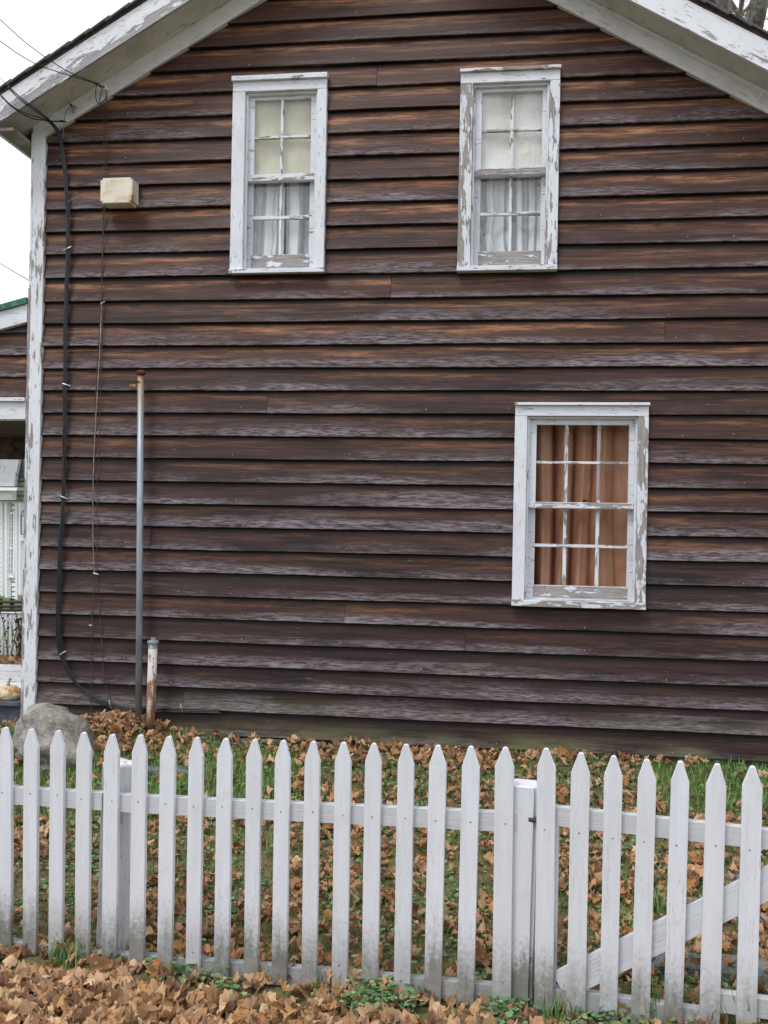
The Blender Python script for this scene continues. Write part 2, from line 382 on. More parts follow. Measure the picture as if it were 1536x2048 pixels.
def mat_galv():
    m = M('galvanised_pipe', 0.45, 0.5); o = m.obj(); m.p.inputs['Metallic'].default_value = 0.35
    n = m.noise(m.vmul(o, (12, 12, 2.5)), 2, 5, 0.65); k = m.noise(m.vmul(o, (26, 26, 9)), 2, 5, 0.7); z = m.sep(o)[2]
    c = m.mix(m.step(n, 0.3, 0.7), (0.22, 0.255, 0.295), (0.36, 0.40, 0.44))
    c = m.mix(m.math('MULTIPLY', m.step(z, 1.95, 2.40), m.step(n, 0.25, 0.6, 0.25, 0.85)), c, (0.36, 0.215, 0.10))
    c = m.mix(m.step(k, 0.66, 0.70), c, (0.72, 0.73, 0.75)); m.col(c); m.bump(k, 0.001, 0.4); return m.m
def mat_rustpaint():
    m = M('rusted_white_paint', 0.7, 0.3); o = m.obj(); n = m.noise(m.vmul(o, (22, 22, 7)), 1.0, 6, 0.65); z = m.sep(o)[2]
    f = m.math('ADD', n, m.step(z, 0.5, 0.0, -0.02, 0.16))
    c = m.mix(m.step(f, 0.525, 0.56), (0.50, 0.48, 0.45), m.mix(m.step(n, 0.5, 0.75), (0.25, 0.125, 0.068), (0.12, 0.058, 0.038)))
    c = m.mix(m.step(z, 0.09, 0.02), c, (0.03, 0.022, 0.02)); m.col(c); m.bump(f, 0.003, 0.7); return m.m
def mat_boxplastic():
    m = M('sun_yellowed_plastic', 0.45, 0.4); o = m.obj(); n = m.noise(m.vmul(o, (7, 7, 9)), 1.0, 5, 0.6)
    c = m.mix(m.step(n, 0.46, 0.68), (0.72, 0.68, 0.56), (0.56, 0.40, 0.22)); c = m.mix(m.step(n, 0.36, 0.28), c, (0.76, 0.75, 0.70)); m.col(c); return m.m
def mat_shingle(name, a, b):
    m = M(name, 0.9, 0.1); o = m.pos(); n = m.noise(o, 140, 3); k = m.noise(m.vmul(o, (2, 2, 6)), 1.5, 5)
    c = m.mix(m.step(n, 0.3, 0.7), a, b); c = m.mix(m.step(k, 0.55, 0.7, 0, 0.7), c, tuple(x*0.35 for x in a)); m.col(c); m.bump(n, 0.003, 0.6); return m.m

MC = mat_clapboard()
PX_, PZ_ = mat_peel('peeling_white_paint_x', 'x'), mat_peel('peeling_white_paint_z', 'z')
PFAS = mat_peel('peeling_fascia_paint', 'x', (0.74, 0.76, 0.81), (0.40, 0.385, 0.40), 0.15, 0.13)
PSOF = mat_peel('grimy_soffit_paint', 'x', (0.62, 0.60, 0.57), (0.22, 0.19, 0.16), 0.85)
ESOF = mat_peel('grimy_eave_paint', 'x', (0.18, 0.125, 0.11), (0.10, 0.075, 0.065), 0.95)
PFRZ = mat_peel('frieze_paint', 'x', (0.74, 0.75, 0.79), (0.38, 0.36, 0.34), 0.3)
MFZ, MFX = mat_fence('z'), mat_fence('x')
GLASS, SHEER, WAFFLE = mat_glass(), mat_sheer(), mat_waffle()
SHADE_Y, SHADE_W = mat_shade('olive_cream_blind', (0.68, 0.65, 0.49)), mat_shade('cream_blind', (0.86, 0.85, 0.79))
BLACK = mat_plain('black_cable_jacket', (0.016, 0.018, 0.024), 0.4, 0.3, 40, 0, 0.5)
BROWNWIRE = mat_plain('brown_wire', (0.075, 0.052, 0.050), 0.6, 0.3)
PALEWIRE = mat_plain('pale_wire', (0.36, 0.31, 0.26), 0.6, 0.3)
BLUEWIRE = mat_plain('blue_grey_wire', (0.17, 0.21, 0.27), 0.5, 0.2)
STEEL = mat_plain('dull_steel', (0.42, 0.44, 0.47), 0.4, 0.3, 60, 0.6, 0.5)
DARKIRON = mat_plain('dark_iron', (0.05, 0.045, 0.042), 0.6, 0.4, 60, 0.3)
RUST = mat_plain('rust', (0.10, 0.040, 0.026), 0.85, 0.5, 90)
ORANGE = mat_plain('orange_tag_plastic', (0.55, 0.24, 0.05), 0.6, 0.4, 60)
PORC = mat_plain('porcelain', (0.72, 0.70, 0.66), 0.25, 0.1, 20, 0, 0.6)
DARKIN = mat_plain('dim_plaster', (0.16, 0.15, 0.14), 0.9)
GALV, RUSTP, BOXP = mat_galv(), mat_rustpaint(), mat_boxplastic()
ROOF = mat_shingle('asphalt_shingle', (0.07, 0.072, 0.08), (0.15, 0.15, 0.16))
GSHING = mat_shingle('grey_wood_shingle', (0.30, 0.31, 0.32), (0.48, 0.49, 0.50))
GRN = mat_plain('green_roof_edge', (0.06, 0.17, 0.12), 0.7, 0.3, 30)
CHW = mat_plain('church_white', (0.74, 0.76, 0.79), 0.6, 0.04)
DECKW = mat_peel('deck_paint', 'x', (0.70, 0.70, 0.70), (0.35, 0.33, 0.31), 0.3)
SLATE = mat_plain('blue_grey_paint', (0.09, 0.105, 0.135), 0.6, 0.2)
DSTAIN = mat_plain('dark_stain', (0.045, 0.025, 0.022), 0.7, 0.4)
BOULD = mat_stone('boulder_granite', (0.17, 0.15, 0.125), (0.47, 0.44, 0.40), (0.62, 0.61, 0.58), 5.5)
LEDGE = mat_stone('mossy_ledge', (0.10, 0.095, 0.075), (0.26, 0.25, 0.20), (0.30, 0.27, 0.12), 9)
SLAB = mat_stone('bluestone', (0.13, 0.145, 0.15), (0.27, 0.29, 0.30), (0.33, 0.35, 0.35), 5)
BARK = mat_bark()
LEAF1, LEAFN = mat_leaf('dry_leaf_single', True), mat_leaf('dry_leaf_litter', False)
IVY = mat_green('creeping_ivy_green', (0.050, 0.125, 0.050), (0.115, 0.215, 0.090), (0.27, 0.33, 0.13))
GRASS = mat_green('grass_green', (0.055, 0.15, 0.026), (0.12, 0.255, 0.05), (0.28, 0.33, 0.11))
GROUND = mat_ground()

# ------------------------------------------------------------------ ground
FA = math.radians(6.07); FD = Vector((math.cos(FA), -math.sin(FA), 0)); FN = Vector((math.sin(FA), math.cos(FA), 0)); FP = Vector((-0.537, -2.547, 0))
def onf(u, v, off=0.0): return on(u, v, FP+FN*off, FN)
_a = onf(60, 1912); _b = onf(1004, 2020); _c = onf(1500, 2078)
SA, SB, SC = (_a-FP).dot(FD), (_b-FP).dot(FD), (_c-FP).dot(FD)
ZA, ZB, ZC = _a.z, _b.z, _c.z
ZW = 0.395
def smooth(a, b, x):
    t = max(0.0, min(1.0, (x-a)/(b-a))); return t*t*(3-2*t)
def gz(x, y):
    r = Vector((x, y, 0))-FP; s = r.dot(FD); d = r.dot(FN)
    s_ = max(-6, min(5, s))
    zf = ZA+(ZB-ZA)*(s_-SA)/(SB-SA) if s_ < SB else ZB+(ZC-ZB)*(s_-SB)/(SC-SB)
    D = max(0.5, 2.45+0.106*s_)
    zw = ZW+0.03*smooth(-2.0, -3.4, x)
    if d < 0: z = zf-0.03*smooth(0.0, 0.12, -d)+(0.05*d if d > -3 else -0.15)
    else:
        t = min(1, d/D); z = zf+(zw-zf)*(0.78*t+0.22*t*t)
        if d > D: z = zw+(-0.1-zw)*smooth(D+1.5, D+9, d)
    if d > 0: z += 0.10*math.exp(-(((x+2.62)/0.42)**2+((y+0.05)/0.28)**2))        # leaves heaped by the corner
    return z+0.008*math.sin(x*5.1+y*3.3)+0.006*math.sin(x*11.7-y*8.1)
def hit(u, v):
    r = ray(u, v); t = 2.0
    for _ in range(4000):
        p = CAM+r*t
        if p.z < gz(p.x, p.y): return p
        t += 0.004
    return p
def grid_obj():
    xs = [-260, -120, -60, -35, -20, -12, -8, -6]+[-5+0.08*i for i in range(106)]+[3.6, 4.5, 6, 9, 14, 25, 60, 120, 260]
    ys = [-120, -50, -25, -14, -9, -7]+[-5.6+0.08*i for i in range(72)]+[0.3, 1, 2, 3, 5, 8, 12, 18, 26, 40, 70, 130, 300, 900]
    bm = B(); g = [[bm.verts.new((x, y, gz(x, y)-0.01)) for x in xs] for y in ys]
    for j in range(len(ys)-1):
        for i in range(len(xs)-1): bm.faces.new((g[j][i], g[j][i+1], g[j+1][i+1], g[j+1][i]))
    return tag(obj('ground', bm, GROUND, org=(0,0,0), smooth=True), kind='structure')
grid_obj()

# ------------------------------------------------------------------ house
XL, XR = -3.275, 1.66                       # siding between the corner boards
APX, APZ, PITCH = -0.9155, 5.817, 0.57
OVER = 0.27
def zrake(x): return APZ-PITCH*abs(x-APX)
house = thing('house', (APX, 0, ZW), 'old dark brown clapboard house with white peeling trim and steep gable', 'house')
EDGE = [4.431+0.153*k for k in range(9, 0, -1)]+[CZ+z for z in (2.575, 2.422, 2.269, 2.116, 1.963, 1.81, 1.648, 1.484, 1.333, 1.18, 1.028, 0.876, 0.725, 0.571, 0.419, 0.263, 0.112, -0.04, -0.194, -0.348, -0.504, -0.655, -0.81, -0.969, -1.12, -1.27, -1.432)]
CY = -0.024                                   # front of window casings
def wx(u, v, y=CY): return at(u, v, y).x
def wz(u, v, y=CY): return at(u, v, y).z
WIN = []
def wspec(TL, TR, BR, BL, **k):
    x0 = (wx(*TL)+wx(*BL))/2; x1 = (wx(*TR)+wx(*BR))/2; z1 = (wz(*TL)+wz(*TR))/2; z0 = (wz(*BL)+wz(*BR))/2
    d = dict(x0=x0, x1=x1, z0=z0, z1=z1, **k); WIN.append(d); return d
w_ul = wspec((467,152), (655,149), (646,546), (458,546), jl=488, jr=632, jv=330, head=180, cap=160, sill=537, cols=[(510,562),(568,623)], cv=235, rows=[(200,272),(277,349),(364,432),(439,510)], meet=(349,361), mu=565)
w_ur = wspec((922,138), (1122,133), (1113,541), (914,541), jl=945, jr=1098, jv=260, head=163, cap=142, sill=531, cols=[(964,1021),(1028,1085)], cv=220, rows=[(184,259),(263,337),(354,425),(431,503)], meet=(337,349), mu=1020)
w_lr = wspec((1031,804), (1299,807), (1290,1220), (1023,1211), jl=1053, jr=1275, jv=950, head=832, cap=811, sill=1203, cols=[(1073,1129),(1137,1194),(1202,1258)], cv=880, rows=[(850,923),(928,1005),(1018,1089),(1095,1172)], meet=(1006,1017), mu=1160)
HOLES = [(w['x0']+0.012, w['x1']-0.012, w['z0']+0.012, w['z1']-0.03) for w in WIN]
# joints between board lengths: (row edge pixel point)
JOINTS = [(753, 168), (781, 595), (533, 826), (688, 1248), (366, 1415), (1095, 545), (300, 1090), (930, 1290), (1330, 690), (1180, 77)]
jx = [(at(u, v).x, at(u, v).z) for u, v in JOINTS]
def claps(edges, xl, xr, holes, parent, y0=0.0, butt=0.030, rake=None, warmf=None, joints=jx, top_extra=0.02):
    for i in range(1, len(edges)):
        zt, zb = edges[i-1], edges[i]
        cutx = sorted(j[0] for j in joints if abs(j[1]-zb) < 0.04)
        ends = [xl]+cutx+[xr]
        for a, b in zip(ends, ends[1:]):
            a += 0.0012; b -= 0.0012
            h = [q for q in holes if q[2] < zt+top_extra and q[3] > zb and q[0] < b and q[1] > a]
            n = max(2, int((b-a)/0.22)); xs = [a+(b-a)*k/n for k in range(n+1)]
            zs = [zb, zt+top_extra]
            for q in h:
                xs += [x for x in q[:2] if a < x < b]; zs += [z for z in q[2:] if zb < z < zt+top_extra]
            ph = random.uniform(0, 6); ph2 = random.uniform(0, 6)
            wav = lambda x, ph=ph, ph2=ph2: 0.0014*math.sin(x*2.3+ph)+0.0009*math.sin(x*6.1+ph2)
            out = lambda x, ph=ph, ph2=ph2: 0.0020*math.sin(x*1.7+ph2)+0.0010*math.sin(x*5.3+ph)
            H = zt-zb
            yf = lambda x, z: y0+out(x)+butt*0.93*(z-zb)/H
            yb = lambda x, z: y0+out(x)*0.3+0.0245+butt*0.5*(z-zb)/H
            xs_, zs_, gs = cells(xs, zs, h)
            for g in gs:
                bm = slab(xs_, zs_, g, yf, yb, lambda x, z, zb=zb: wav(x) if abs(z-zb) < 1e-4 else 0)
                if rake:
                    for p, nn in rake: cut(bm, p, nn)
                if len(bm.faces) < 4: bm.free(); continue
                bmesh.ops.bevel(bm, geom=[e for e in bm.edges if len(e.link_faces) == 2 and e.calc_face_angle(0) > 1.0 and max(v.co.z for v in e.verts) < zb+0.01 and max(v.co.y for v in e.verts) < y0+0.012], offset=0.002, segments=1, affect='EDGES')
                xmin = min(v.co.x for v in bm.verts)
                t = (zb-0.4)/4.0

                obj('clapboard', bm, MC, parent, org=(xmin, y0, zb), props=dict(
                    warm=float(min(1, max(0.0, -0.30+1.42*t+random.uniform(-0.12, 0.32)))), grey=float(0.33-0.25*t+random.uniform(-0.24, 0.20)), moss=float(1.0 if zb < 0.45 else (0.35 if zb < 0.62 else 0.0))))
RN = Vector((PITCH, 0, 1)).normalized()
rakes = [(Vector((APX, 0, APZ+0.05)), Vector((-PITCH, 0, 1)).normalized()), (Vector((APX, 0, APZ+0.05)), Vector((PITCH, 0, 1)).normalized())]
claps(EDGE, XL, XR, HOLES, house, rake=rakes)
# wall core behind the boards, the other walls, floor
def core():
    xs = [-3.36, 1.74]; zs = [0.2, 6.0]
    hs_ = []
    for w in WIN:
        q = (wx(w['jl'], w['jv']), wx(w['jr'], w['jv']), w['z0']+0.02, wz(w['mu'], w['head'])); hs_.append(q); xs += q[:2]; zs += q[2:]; w['hole'] = q
    xs_, zs_, gs = cells(xs, zs, hs_)
    bm = slab(xs_, zs_, gs[0], lambda x, z: 0.05, lambda x, z: 0.085)
    for p, nn in ((Vector((APX, 0, APZ+0.1)), rakes[0][1]), (Vector((APX, 0, APZ+0.1)), rakes[1][1])): cut(bm, p, nn)
    obj('wall_core', bm, DARKIN, house)
    bm = B(); box(bm, -3.36, -3.30, 0.086, 7.5, 0.2, 4.69); box(bm, 1.68, 1.74, 0.086, 7.5, 0.2, 4.59); box(bm, -3.30, 1.68, 7.44, 7.5, 0.2, 4.4); box(bm, -3.30, 1.68, 0.086, 7.44, 0.2, 0.25); box(bm, -3.30, 1.68, 0.086, 7.44, 2.95, 3.05)
    obj('wall', bm, DARKIN, house)
    bm = B(); f_ = [bm.verts.new(p) for p in ((-3.36, 7.45, 4.2), (1.74, 7.45, 4.2), (1.74, 7.45, 4.595), (APX, 7.45, APZ+0.285), (-3.36, 7.45, 4.705))]; b_ = [bm.verts.new(v.co+Vector((0, 0.05, 0))) for v in f_]
    bm.faces.new(f_); bm.faces.new(b_[::-1])
    for k in range(5): bm.faces.new((f_[k], b_[k], b_[(k+1)%5], f_[(k+1)%5]))
    obj('gable_wall', bm, DARKIN, house)
core()
# corner boards
bm = B(); box(bm, -3.360, XL, -0.012, 0.03, 0.40, 4.56); obj('corner_board', bm, PZ_, house, bevel=0.002, props=dict(peel=0.62))
bm = B(); box(bm, -3.384, -3.3605, -0.006, 0.10, 0.45, 3.44); obj('corner_board', bm, PZ_, house, bevel=0.002, props=dict(peel=0.95))
bm = B(); box(bm, -3.378, -3.3605, -0.009, 0.10, 3.445, 4.50); obj('corner_board', bm, PZ_, house, bevel=0.002, props=dict(peel=0.8))
bm = B(); box(bm, XR, 1.755, -0.012, 0.03, 0.40, 4.34); obj('corner_board', bm, PZ_, house, bevel=0.002, props=dict(peel=0.6))
# rakes: boards that follow the roof slope; local section given as (offset along slope normal-ish vertical, y)
def rake_board(name, side, d0, d1, y0, y1, zlow, zhigh, mat, peel, n=10, parent=house):
    """d0..d1 = horizontal distance from the apex, vertical band zlow..zhigh above the frieze line"""
    bm = B(); rows = []
    for k in range(n+1):
        d = d0+(d1-d0)*k/n; x = APX+side*d; z = APZ-PITCH*d
        rows.append([bm.verts.new(p) for p in ((x,y0,z+zlow),(x,y1,z+zlow),(x,y1,z+zhigh),(x,y0,z+zhigh))])
    for a, b in zip(rows, rows[1:]):
        for k in range(4): bm.faces.new((a[k], a[(k+1)%4], b[(k+1)%4], b[k]))
    bm.faces.new(rows[0]); bm.faces.new(rows[-1])
    o = obj(name, bm, mat, parent, org=(0,0,0)); o['peel'] = peel
    # lay the local x axis along the slope so the grain follows the board
    ang = -side*math.atan(PITCH)*-1 if side < 0 else -math.atan(PITCH)*-1
    a = math.atan(PITCH) if side < 0 else -math.atan(PITCH)
    piv = Vector((APX+side*d0, y0, APZ-PITCH*d0)); R = Matrix.Rotation(-a, 4, 'Y')
    o.data.transform(R.inverted() @ Matrix.Translation(-piv)); o.location = piv-WORLD[parent]; o.rotation_euler = R.to_euler(); WORLD[o] = piv
    return o
for s, dm in ((-1, 2.47), (1, 2.66)):
    rake_board('frieze_board', s, 0.0, dm-0.02, -0.014, 0.04, 0.0, 0.124, PFRZ, 0.12)
    rake_board('soffit', s, 0.0, dm+0.12, -OVER+0.022, 0.05, 0.126, 0.146, PSOF, 0.25)
    rake_board('fascia', s, 0.0, dm+0.20, -OVER, -OVER+0.0215, 0.118, 0.292, PFAS, 0.75 if s < 0 else 0.30)
    rake_board('roof_deck', s, 0.0, dm+0.14, -OVER-0.004, 7.6, 0.294, 0.318, DSTAIN, 0)
rake_board('crown_moulding', 1, 0.0, 2.62, -0.036, -0.0145, 0.098, 0.124, PFRZ, 0.2)
# eave box along the left side
bm = B(); box(bm, -3.50, -3.386, -OVER+0.03, 7.5, 4.43, 4.45); obj('eave_soffit', bm, ESOF, house, props=dict(peel=0.2))
bm = B(); box(bm, -3.525, -3.502, -OVER+0.03, 7.5, 4.425, 4.61); obj('eave_fascia', bm, PX_, house, props=dict(peel=0.6))
# shingle courses
for s in (-1, 1):
    d = 0.02; k = 0
    while d < (2.50 if s < 0 else 2.82):
        rake_board('shingle_course', s, d, d+0.17, -OVER-0.022-0.004*random.random(), 7.62, 0.319+0.0, 0.319+0.012, ROOF, 0, n=1)
        o = bpy.context.scene.collection.objects[-1]
        for v in o.data.vertices:                     # each course lies on the one below: lift the lower edge
            pass
        o.rotation_euler.y += (0.055 if s < 0 else -0.055)*-1
        d += 0.135; k += 1
# conduit wire clipped to the right frieze
t = thing('conduit_wire', (APX+1.2, -0.06, 5.2), 'thin pale grey wire clipped along the right gable board under the soffit', 'wire')
pts = [Vector((APX+d_, -0.066, APZ-PITCH*d_+0.092+0.004*math.sin(d_*5))) for d_ in np.linspace(0.9, 2.44, 24)]
obj('wire', tube(B(), pts, 0.0042, 6), PFRZ, t, smooth=True, props=dict(peel=0.1))
for u, v in ((1207, 20), (1362, 102), (1523, 188)):
    p = at(u, v, -0.066); bm = B(); tube(bm, [p+Vector((0.012, 0, 0.03)), p, p+Vector((-0.012, 0, -0.028))], 0.0045, 5); obj('clip', bm, PFRZ, t, props=dict(peel=0.3))

# ---- windows
def window(w, label, ps):
    W_ = empty('window', (w['x0'], CY, w['z0']), house); W_['label'] = label
    X0, X1, Z0, Z1 = w['x0'], w['x1'], w['z0'], w['z1']; q = w['hole']; jl, jr, hz = q[0], q[1], q[3]
    capz = wz(w['mu'], w['cap']); sz = wz(w['mu'], w['sill'])
    def bx(name, a, b, y0, y1, z0, z1, mat, peel, bev=0.0015): return obj(name, box(B(), a, b, y0, y1, z0, z1), mat, W_, bevel=bev, props=dict(peel=peel))
    bx('casing', X0, jl-0.0008, CY, 0.049, sz+0.001, hz-0.0006, PZ_, ps[0]); bx('casing', jr+0.0008, X1, CY, 0.049, sz+0.001, hz-0.0006, PZ_, ps[1])
    bx('casing', X0+0.001, X1-0.001, CY-0.001, 0.049, hz+0.0006, capz, PX_, ps[2])
    bx('drip_cap', X0-0.004, X1+0.004, CY-0.022, 0.049, capz+0.0006, Z1, PX_, ps[2]+0.35)
    bx('sill', X0-0.002, X1+0.002, CY-0.016, 0.10, Z0, sz, PX_, ps[3])
    for a, b in ((jl-0.02, jl), (jr, jr+0.02)): bx('jamb', a, b, 0.0495, 0.16, sz, hz, PZ_, 0.4, 0)
    bx('jamb', jl-0.02, jr+0.02, 0.0495, 0.16, hz, hz+0.02, PX_, 0.4, 0)
    bx('jamb', jl-0.02, jr+0.02, 0.1005, 0.16, sz-0.02, sz, PX_, 0.4, 0)
    for a, b in ((jl+0.0005, jl+0.014), (jr-0.014, jr-0.0005)): bx('stop', a, b, 0.002, 0.028, sz+0.001, hz-0.001, PZ_, 0.5, 0.001)
    bx('stop', jl+0.0145, jr-0.0145, 0.002, 0.028, hz-0.014, hz-0.001, PX_, 0.3, 0.001)
    mu = w['mu']; cv = w['cv']
    for si, (rws, yf) in enumerate(((w['rows'][:2], 0.030), (w['rows'][2:], 0.072))):
        cols = [(wx(a, cv, yf+0.012), wx(b, cv, yf+0.012)) for a, b in w['cols']]
        rr = [(wz(mu, b, yf+0.012), wz(mu, a, yf+0.012)) for a, b in rws]           # (low, high), top row first
        m_hi, m_lo = wz(mu, w['meet'][0], 0.03), wz(mu, w['meet'][1], 0.03)
        zt, zb = (hz-0.0015, m_lo) if si == 0 else (m_hi-0.004, sz+0.0015)
        gx0, gx1, gz0, gz1 = cols[0][0], cols[-1][1], rr[1][0], rr[0][1]
        if si == 0: gz0 = max(gz0, m_hi)
        xs_, zs_, gs = cells([jl+0.001, jr-0.001, gx0, gx1], [zb, zt, gz0, gz1], [(gx0, gx1, gz0, gz1)])
        bm = slab(xs_, zs_, gs[0], lambda x, z: yf, lambda x, z: yf+0.036)
        obj('sash', bm, PX_, W_, bevel=0.001, props=dict(peel=ps[4+si]))
        # worn rail faces stand a hair proud of the sash
        if si == 1: bx('sash_rail', gx0-0.006, gx1+0.006, yf-0.003, yf-0.0005, zb+0.012, gz0-0.002, PX_, ps[6], 0.0008)
        else: bx('sash_rail', jl+0.016, jr-0.016, yf-0.004, yf-0.0005, zb+0.001, gz0-0.003, PX_, ps[6]*0.8, 0.0008)
        for c in range(len(cols)-1):
            a, b = cols[c][1], cols[c+1][0]
            for r in rr: bx('muntin', a+0.0015, b-0.0015, yf+0.003+random.uniform(-0.001, 0.001), yf+0.028, r[0]+0.0005 if r[0] > gz0 else gz0+0.0005, r[1]-0.0005, PZ_, 0.75, 0.0012)
        bx('muntin', gx0+0.0006, gx1-0.0006, yf+0.001, yf+0.03, rr[1][1], rr[0][0], PX_, 0.75, 0.0012)
        for c in cols:
            for r in rr:
                bm = B(); y = yf+0.02; e = 0.006; tx, tz = random.uniform(-0.0006, 0.0006), random.uniform(-0.0006, 0.0006)
                z0_, z1_ = max(r[0], gz0)-0.002, r[1]+0.002
                vv = [bm.verts.new(p) for p in ((c[0]-e, y-tx-tz, z0_), (c[1]+e, y+tx-tz, z0_), (c[1]+e, y+tx+tz, z1_), (c[0]-e, y-tx+tz, z1_))]
                bm.faces.new(vv); o = obj('pane', bm, GLASS, W_)
                if o.data.polygons[0].normal.y > 0: o.data.flip_normals()
    return W_
window(w_ul, 'upper left window with olive cream blind and sheer curtains, two panes wide', (0.30, 0.38, 0.22, 0.62, 0.42, 0.40, 1.0))
window(w_ur, 'upper right window with pale cream blind and blue white sheer curtains', (0.72, 0.74, 0.35, 0.5, 0.42, 0.50, 1.08))
window(w_lr, 'wide lower window of twelve panes with orange brown curtain inside', (0.22, 0.86, 0.22, 0.85, 0.35, 0.45, 1.0))
def curtain(name, x0, x1, z0, z1, y, folds, amp, mat, label, cat, seed, flare=0.0, nx=90, nz=14, pleat=0.0):
    r = random.Random(seed); ph = [r.uniform(0, 6.28) for _ in range(6)]
    bm = B(); uvl = bm.loops.layers.uv.new(); g = []
    for j in range(nz+1):
        t = j/nz; row = []
        for i in range(nx+1):
            s = i/nx; sp = s+0.025*math.sin(9*s+ph[4]+2.0*t)*(0.4+t)
            yy = y+amp*(0.6*math.sin(folds*6.28*sp+ph[0])+0.35*math.sin(folds*2.3*6.28*sp+ph[1]+1.1*t)+0.4*math.sin(folds*0.47*6.28*sp+ph[2]))*(0.65+0.45*t)
            if pleat: yy = y+pleat*(1-abs(math.sin(3.1416*folds*sp+ph[0])))**1.6*(0.8+0.5*math.sin(folds*0.9*sp*6.28+ph[1]))+amp*0.35*math.sin(folds*1.9*6.28*sp+ph[2]+0.8*t)
            x = x0+(x1-x0)*(0.5+(s-0.5)*(1+flare*t))
            row.append(bm.verts.new((x, yy, z1+(z0-z1)*t+0.004*math.sin(folds*6.28*s+ph[3])*(1 if j == nz else 0))))
        g.append(row)
    arc = [0.0]
    for i in range(nx): arc.append(arc[-1]+(g[nz//2][i+1].co-g[nz//2][i].co).length)
    for j in range(nz):
        for i in range(nx):
            f = bm.faces.new((g[j][i], g[j+1][i], g[j+1][i+1], g[j][i+1]))
            for lp, (a, b) in zip(f.loops, ((i, j), (i, j+1), (i+1, j+1), (i+1, j))): lp[uvl].uv = (arc[a], (z1-z0)*(1-b/nz))
    return tag(obj(name, bm, mat, smooth=True), label, cat)
for w, sm, lab, lab2, sd in ((w_ul, SHADE_Y, 'olive cream roller blind drawn halfway down in the upper left window', ('left half of the sheer curtain in the upper left window', 'right half of the sheer curtain in the upper left window'), 3),
                         (w_ur, SHADE_W, 'pale cream roller blind drawn halfway down in the upper right window', ('left half of the sheer curtain in the upper right window', 'right half of the sheer curtain in the upper right window'), 9)):
    q = w['hole']; mid = wz(w['mu'], w['meet'][0], 0.03)+0.004; bot = wz(w['mu'], w['rows'][3][1]+6, 0.16)
    n = 24; bm = B(); g = []
    for j in range(n+1):
        g.append([bm.verts.new((q[0]+0.01+(q[1]-q[0]-0.02)*i/n, 0.078+0.003*math.sin(i*0.5+sd)+0.003*math.sin(i*0.3+j*0.5+sd), q[3]-0.002+(mid-q[3])*j/n)) for i in range(n+1)])
    for j in range(n):
        for i in range(n): bm.faces.new((g[j][i], g[j+1][i], g[j+1][i+1], g[j][i+1]))
    t = tag(obj('roller_blind', bm, sm, smooth=True), lab, 'blind')
    bm = box(B(), q[0]+0.01, q[1]-0.01, 0.0835, 0.089, mid-0.003, mid+0.012); obj('hem_bar', bm, sm, t)
    xm = (q[0]+q[1])/2
    curtain('sheer_curtain', q[0]+0.005, xm-0.005, bot+(0.012 if sd == 9 else 0), mid+0.02, 0.142, 1.15, 0.022, SHEER, lab2[0], 'curtain', sd)
    curtain('sheer_curtain', xm+0.006, q[1]-0.005, bot+(0.012 if sd == 9 else 0), mid+0.02, 0.140, 1.45, 0.020, SHEER, lab2[1], 'curtain', sd+1)
q = w_lr['hole']
curtain('waffle_curtain', q[0]-0.05, q[1]+0.05, q[2]-0.02, q[3]+0.03, 0.150, 6.0, 0.030, WAFFLE, 'orange brown waffle weave curtain hanging behind the wide lower window', 'curtain', 21, nx=260, pleat=0.12)
bm = B(); p = at(1169, 1003, 0.06); box(bm, p.x-0.012, p.x+0.010, 0.052, 0.07, p.z-0.004, p.z+0.012); box(bm, p.x-0.004, p.x+0.026, 0.050, 0.062, p.z+0.002, p.z+0.008)
tag(obj('sash_lock', bm, DARKIRON), 'small dark metal sash lock on the meeting rail of the lower window', 'lock')

# nail heads on the clapboards, one joined part
bm = B(); r = random.Random(5)
for i in range(1, len(EDGE)):
    for xs_ in (-3.15, -2.68, -2.27, -1.86, -1.12, -0.62, -0.12, 0.42, 0.95, 1.33):
        x = xs_+r.uniform(-0.06, 0.06); z = EDGE[i]+0.026+r.uniform(-0.008, 0.012)
        if r.random() < 0.35 or z > zrake(x)-0.05 or any(h[0]-0.04 < x < h[1]+0.04 and h[2]-0.04 < z < h[3]+0.04 for h in HOLES): continue
        tube(bm, [(x, 0.012, z), (x, 0.0005, z)], [0.0045, 0.0035], 6)
tag(obj('nail_heads', bm, PALEWIRE, house), kind='stuff')
# foundation stones
r = random.Random(8)
for u0, u1, v0, v1, yy in ((300, 395, 1470, 1497, -0.10), (395, 470, 1474, 1500, -0.07), (470, 560, 1480, 1503, -0.055), (560, 650, 1483, 1505, -0.03)):
    a = at(u0, v0, yy); b = at(u1, v1, yy); bm = B(); bmesh.ops.create_cube(bm, size=1); bmesh.ops.subdivide_edges(bm, edges=bm.edges[:], cuts=4, use_grid_fill=True)
    for v in bm.verts:
        v.co = Vector(((a.x+b.x)/2+v.co.x*(b.x-a.x), yy+0.10+v.co.y*0.2, (a.z+b.z)/2-0.03+v.co.z*(a.z-b.z+0.06)))+Vector((r.uniform(-1,1), r.uniform(-1,1), r.uniform(-1,1)))*0.009
    obj('foundation_stone', bm, LEDGE, house, smooth=True)

